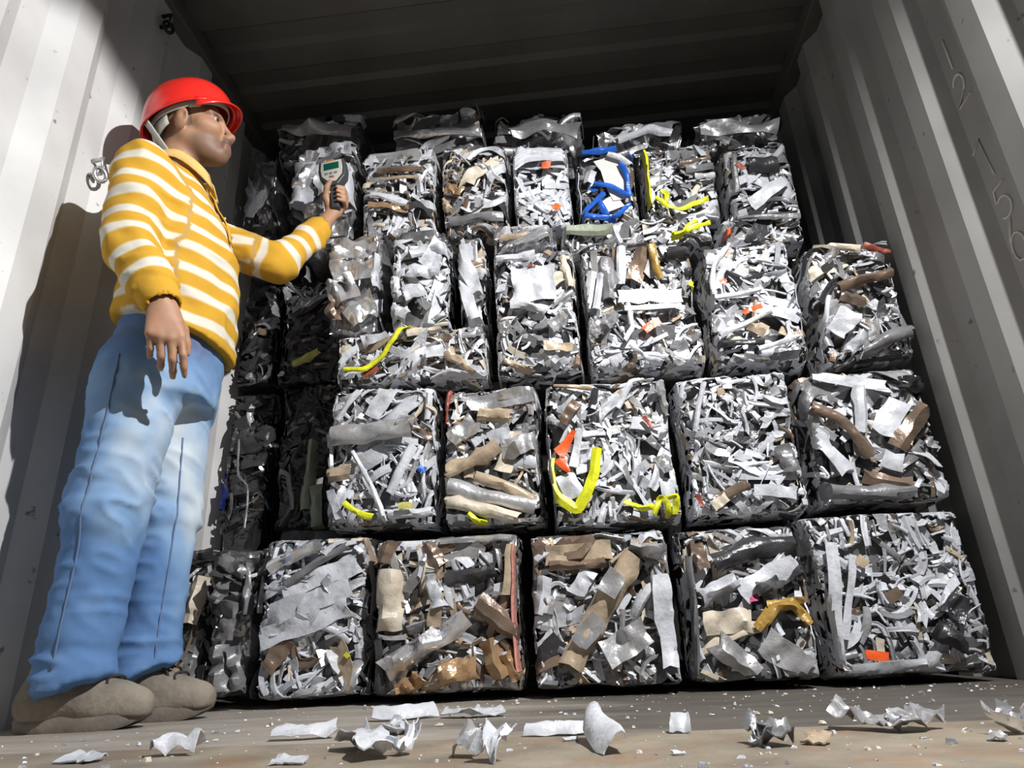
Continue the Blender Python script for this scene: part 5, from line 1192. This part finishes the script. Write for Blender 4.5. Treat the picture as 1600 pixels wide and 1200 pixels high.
def jean_mat():
    m, N, L, p = newmat('faded_blue_denim'); p.inputs['Roughness'].default_value = .9; p.inputs['Specular IOR Level'].default_value = .15
    a = N.new('ShaderNodeAttribute'); a.attribute_name = 'fade'; d = N.new('ShaderNodeAttribute'); d.attribute_name = 'dark'
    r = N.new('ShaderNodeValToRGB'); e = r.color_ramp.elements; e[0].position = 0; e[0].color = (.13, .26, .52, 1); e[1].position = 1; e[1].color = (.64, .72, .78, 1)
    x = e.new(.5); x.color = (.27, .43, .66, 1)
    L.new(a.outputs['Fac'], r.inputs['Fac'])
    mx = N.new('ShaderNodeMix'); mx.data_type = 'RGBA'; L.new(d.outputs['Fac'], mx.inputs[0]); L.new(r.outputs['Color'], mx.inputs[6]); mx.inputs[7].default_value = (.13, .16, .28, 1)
    tc = N.new('ShaderNodeTexCoord'); n = N.new('ShaderNodeTexNoise'); n.inputs['Scale'].default_value = 16; n.inputs['Detail'].default_value = 9; n.inputs['Roughness'].default_value = .7; L.new(tc.outputs['Object'], n.inputs['Vector'])
    m2 = N.new('ShaderNodeMix'); m2.data_type = 'RGBA'; m2.blend_type = 'MULTIPLY'; m2.inputs[0].default_value = .35; L.new(mx.outputs[2], m2.inputs[6]); L.new(n.outputs['Fac'], m2.inputs[7])
    L.new(m2.outputs[2], p.inputs['Base Color'])
    b = N.new('ShaderNodeBump'); b.inputs['Strength'].default_value = .2; b.inputs['Distance'].default_value = .003; L.new(n.outputs['Fac'], b.inputs['Height']); L.new(b.outputs['Normal'], p.inputs['Normal'])
    return m
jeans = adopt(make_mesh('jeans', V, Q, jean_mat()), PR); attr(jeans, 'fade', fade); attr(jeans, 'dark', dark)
M_seam = mat('denim_seam_thread', (.12, .18, .30), .9)
JV = V
def seam(dirv, axis, z0, z1, mtl):
    pts = []
    for z in np.linspace(z0, z1, 26):
        c = np.array([np.interp(z, [p[2] for p in axis][::-1], [p[k] for p in axis][::-1]) for k in (0, 1)])
        q = JV[np.abs(JV[:, 2] - z) < .008]; rel = q[:, :2] - c; dist = np.linalg.norm(rel, axis=1); cosv = rel @ dirv / (dist + 1e-9)
        s_ = (cosv > .985) & (dist < .13)
        if s_.sum(): pts.append(np.r_[c + dirv * (dist[s_].mean() + .0005), z])
    Vs, Fs = tube_data(pts, .0022, 6); o = adopt(make_mesh('seam', Vs, Fs, mtl), jeans); o.location = -Vector(PR.location) - Vector(jeans.location)
seam(unit((.10, -1.0)), (Rhip, Rkn, Ran), .80, .12, M_seam)
seam(unit((.75, -.66)), (Lhip, Lkn, Lan), .66, .12, M_seam)

# ---- shoes
M_shoe = mat('dusty_grey_suede', (.20, .175, .145), .9, 0, .25, 14, .4, 50, (.33, .29, .23), .7, 10, spec=.2); M_sole = mat('dusty_rubber_sole', (.17, .15, .125), .85, 0, .2, 20, .3, 40); M_lace = mat('dark_shoelace', (.03, .028, .026), .8)
def shoe(heel, yaw, label):
    r = empty('shoe', (heel[0], heel[1], 0)); r.parent = PR; r.location = Vector((heel[0], heel[1], 0)) - Vector(PR.location)
    if label: r['label'] = label
    f = np.array([math.cos(yaw), math.sin(yaw), 0]); l = np.array([-math.sin(yaw), math.cos(yaw), 0]); u = np.array([0, 0, 1.]); h = np.array([heel[0], heel[1], 0])
    SL = .86; pt = lambda x, y, z: h + f * (x * SL) + l * y + u * z
    F_ = Field(h - np.array([.12, .16, .0]) + [0, 0, .014], h + np.array([.38, .24, .18]), .0055)
    F_.cone(pt(.045, 0, .055), pt(.10, 0, .060), .046, .044, .03); F_.cone(pt(.05, 0, .06), pt(.065, 0, .125), .046, .046, .03)
    F_.cone(pt(.09, 0, .10), pt(.20, 0, .055), .044, .038, .03, sq=(l, .95)); F_.cone(pt(.16, 0, .050), pt(.26, .0, .042), .046, .036, .03)
    F_.cone(pt(.22, .012, .045), pt(.262, .0, .044), .040, .034, .02)
    F_.plane_cut(lambda X, Y, Z: .024 - Z + 0 * X + 0 * Y)
    V, Q = F_.mesh(2); N_ = vnormals(V, Q); V = V + N_ * (vnoise(V, .045, 31) * .003)[:, None]
    rl = Vector((heel[0], heel[1], 0))
    o = make_mesh('upper', V - np.array(rl), Q, M_shoe, parent=r)
    # sole: outline extruded with a toe spring
    out = []
    for i in range(40):
        a = 2 * math.pi * i / 40; x = .148 + .155 * math.cos(a); y = .043 * math.sin(a) * (1.0 + .22 * math.cos(a) ** 1 - .10 * math.exp(-((x - .12) / .05) ** 2)) + .006 * math.cos(a)
        out.append((x, y))
    Vv = []
    for zz, sc in ((0, .94), (.006, 1.0), (.024, 1.02), (.032, .98)):
        for x, y in out:
            sp = .018 * max(0, (x - .22) / .08) ** 2; Vv.append(np.array(pt(.148 + (x - .148) * sc, y * sc, zz + sp)) - np.array(rl))
    Ff = [(k * 40 + i, k * 40 + (i + 1) % 40, (k + 1) * 40 + (i + 1) % 40, (k + 1) * 40 + i) for k in range(3) for i in range(40)] + [tuple(range(40))[::-1], tuple(range(120, 160))]
    make_mesh('sole', Vv, Ff, M_sole, parent=r, sharp=40)
    for k in range(4):
        x0 = .142 + .023 * k; z0 = .136 - .0125 * k
        pts = [pt(x0 + .012 * math.sin(t * 2.2), t * .026, z0 + .012 * (1 - (t) ** 2) - .006) for t in np.linspace(-1.15, 1.15, 9)]
        Vl, Fl = tube_data([np.array(p) - np.array(rl) for p in pts], .0032, 6); make_mesh('lace', Vl, Fl, M_lace, parent=r)
    pts = [pt(.150 + .034 * math.sin(a) , -.034 - .008 * math.cos(2 * a), .095 + .026 * math.cos(a)) for a in np.linspace(.3, 5.6, 14)]
    Vl, Fl = tube_data([np.array(p) - np.array(rl) for p in pts], .003, 6); make_mesh('lace', Vl, Fl, M_lace, parent=r)
shoe((-1.195, 1.445), math.radians(12), None)
shoe((-1.150, 1.615), math.radians(14), None)

# ---- hard hat
M_red = mat('red_hard_hat_plastic', (.74, .025, .018), .28, 0, .05, 10, coat=.3); M_hband = mat('grey_suspension_band', (.42, .42, .38), .6); M_hin = mat('dark_red_hat_inside', (.30, .012, .02), .5)
hat = empty('hard_hat', HC); hat.parent = PR; hat.location = Vector(HC) - Vector(PR.location); hat['label'] = 'red hard hat with short peak'
def hat_grid(inset):
    rows = []
    for i in range(15):
        t = i / 14; el = t * math.pi / 2
        row = []
        for j in range(48):
            a = 2 * math.pi * j / 48
            lx = .138 if math.cos(a) < 0 else .126
            rad = math.cos(el) ** .72
            x = (lx - inset) * math.cos(a) * rad; y = (.108 - inset) * math.sin(a) * rad
            z = .020 + (.124 - inset) * math.sin(el) ** 1.05 - .030 * max(-math.cos(a), 0) * (1 - t) ** 2 + .026 * max(math.cos(a), 0) * (1 - t)
            rib = .004 * math.exp(-(y / .014) ** 2) * t ** .5 if inset == 0 else 0
            row.append(HG * x + HL * y + HU * (z + rib))
        rows.append(row)
    return np.array(rows)
def ring_mesh(name, G, mtl, par, flip=False):
    n, m = G.shape[:2]; F = []
    for i in range(n - 1):
        for j in range(m):
            q = (i * m + j, i * m + (j + 1) % m, (i + 1) * m + (j + 1) % m, (i + 1) * m + j); F.append(q[::-1] if flip else q)
    return make_mesh(name, G.reshape(-1, 3), F, mtl, parent=par)
outer = hat_grid(0); inner = hat_grid(.004)
# shell: outer dome, small turned-out lip, inner dome
lip = outer[0] * 1.0 + (outer[0] - outer[0].mean(0)) * .045 - HU * .003
G = np.concatenate([inner[::-1], (lip + (inner[0] - outer[0]) * .5)[None] - HU * .003, lip[None], outer])
ring_mesh('shell', G, M_red, hat)
# peak
pk_rows = []
for s_ in np.linspace(-1, 1, 21):
    a = s_ * math.radians(68); base = np.array([.128 * math.cos(a), .110 * math.sin(a)]); ext = .022 * math.cos(s_ * math.pi / 2) ** .6
    row = []
    for t in np.linspace(-.12, 1, 8):
        row.append(HG * (base[0] + ext * t * 1.0) + HL * (base[1] + ext * t * .15 * s_) + HU * (.026 * math.cos(a) + .022 - .012 * t * t - .014 * s_ * s_ * t + .004 * (1 - s_ * s_)))
    pk_rows.append(row)
Vk, Fk = solid(np.array(pk_rows)[:, ::-1], .004); make_mesh('peak', Vk, Fk, M_red, parent=hat)
band = []
for zz, off in ((.030, .0), (.012, .0), (.012, .003), (.030, .003), (.030, .0)):
    band.append([HG * ((.112 - off) * math.cos(a)) + HL * ((.088 - off) * math.sin(a)) + HU * (zz - .02 * max(-math.cos(a), 0) + .028 * max(math.cos(a), 0)) for a in np.linspace(0, 2 * math.pi, 41)[:-1]])
ring_mesh('head_band', np.array(band), M_hband, hat)
for sgn in (-1, 1):
    c0 = hd(.040, sgn * .090, .034) - HC
    rows = [[c0 + HG * (x) + HU * (z) + HL * sgn * (-.002 + .01 * abs(z)) for x in (-.016, -.005, .006, .016)] for z in (.018, .004, -.010, -.022)]
    Vt, Ft = solid(np.array(rows) if sgn < 0 else np.array(rows)[:, ::-1], .003); make_mesh('side_clip', Vt, Ft, M_hband, parent=hat)
nape = []
for a in np.linspace(math.radians(112), math.radians(248), 19):
    k_ = math.cos((a - math.pi) * 1.2); top = .010 - .03 * max(-math.cos(a), 0)
    nape.append([HG * (.112 * math.cos(a)) + HL * (.090 * math.sin(a)) + HU * (top), HG * (.110 * math.cos(a)) + HL * (.089 * math.sin(a)) + HU * (top - .014 - .010 * k_), HG * (.104 * math.cos(a)) + HL * (.086 * math.sin(a)) + HU * (top - .022 - .018 * k_)])
Vt, Ft = solid(np.array(nape)[:, ::-1], .003); make_mesh('nape_band', Vt, Ft, M_hband, parent=hat)
rows = []
for t in np.linspace(0, 1, 9):
    c = np.array([-.108 + .052 * t, -.062 - .004 * math.sin(t * 3), .002 - .112 * t]); rows.append([HG * (c[0] + q) + HL * (c[1] - .010 * (q > 0) ) + HU * (c[2] + q * .35) for q in (-.008, -.003, .003, .008)])
Vt, Ft = solid(np.array(rows), .002); make_mesh('nape_strap', Vt, Ft, M_hband, parent=hat)

# ---- hand meter (held: a thing of its own)
M_mbody = mat('dark_grey_meter_case', (.045, .048, .055), .5); M_mface = mat('beige_meter_face', (.50, .50, .44), .5); M_lcd = mat('green_display', (.008, .085, .060), .25); M_or = mat('orange_plastic', (.80, .28, .01), .4)
M_bt = mat('grey_button', (.20, .21, .21), .5); M_btr = mat('red_button', (.50, .10, .08), .5)
MT = empty('hand_meter', MC, 'handheld radiation meter with green display held up in front of pale foil bale', 'meter')
def prism(name, poly, z0, z1, mtl, par, bev=.003):
    n = len(poly); V = [MX * x * .88 + MU * y * .95 + MN * z0 for x, y in poly] + [MX * x * .88 + MU * y * .95 + MN * z1 for x, y in poly]
    F = [tuple(range(n))[::-1], tuple(range(n, 2 * n))] + [(i, (i + 1) % n, n + (i + 1) % n, n + i) for i in range(n)]
    o = make_mesh(name, V, F, mtl, parent=par, smooth=False); bevel(o, bev, 3); return o
case = prism('case', [(-.020, -.064), (.020, -.064), (.052, -.026), (.057, .010), (.052, .056), (-.052, .056), (-.057, .010), (-.052, -.026)], -.022, .018, M_mbody, MT, .006)
face = prism('face_plate', [(-.014, -.050), (.014, -.050), (.041, -.020), (.045, .010), (.042, .048), (-.042, .048), (-.045, .010), (-.041, -.020)], .0175, .0205, M_mface, MT, .001)
prism('display', [(-.031, .006), (.031, .006), (.031, .038), (-.031, .038)], .0195, .0215, M_lcd, MT, .0005)
for x, y, m_ in ((-.020, -.012, M_bt), (-.002, -.012, M_bt), (.018, -.012, M_bt), (-.003, -.028, M_bt), (.004, -.030, M_btr)):
    prism('button', [(x - .006, y - .004), (x + .006, y - .004), (x + .006, y + .004), (x - .006, y + .004)], .020, .0235, m_, MT, .001)
prism('sensor_cap', [(-.026, .054), (.012, .054), (.008, .066), (-.020, .066)], -.012, .012, M_or, MT, .004)
prism('grip', [(-.016, -.064), (.016, -.064), (.018, -.110), (.017, -.162), (-.013, -.162), (-.016, -.110)], -.018, .012, M_mbody, MT, .006)
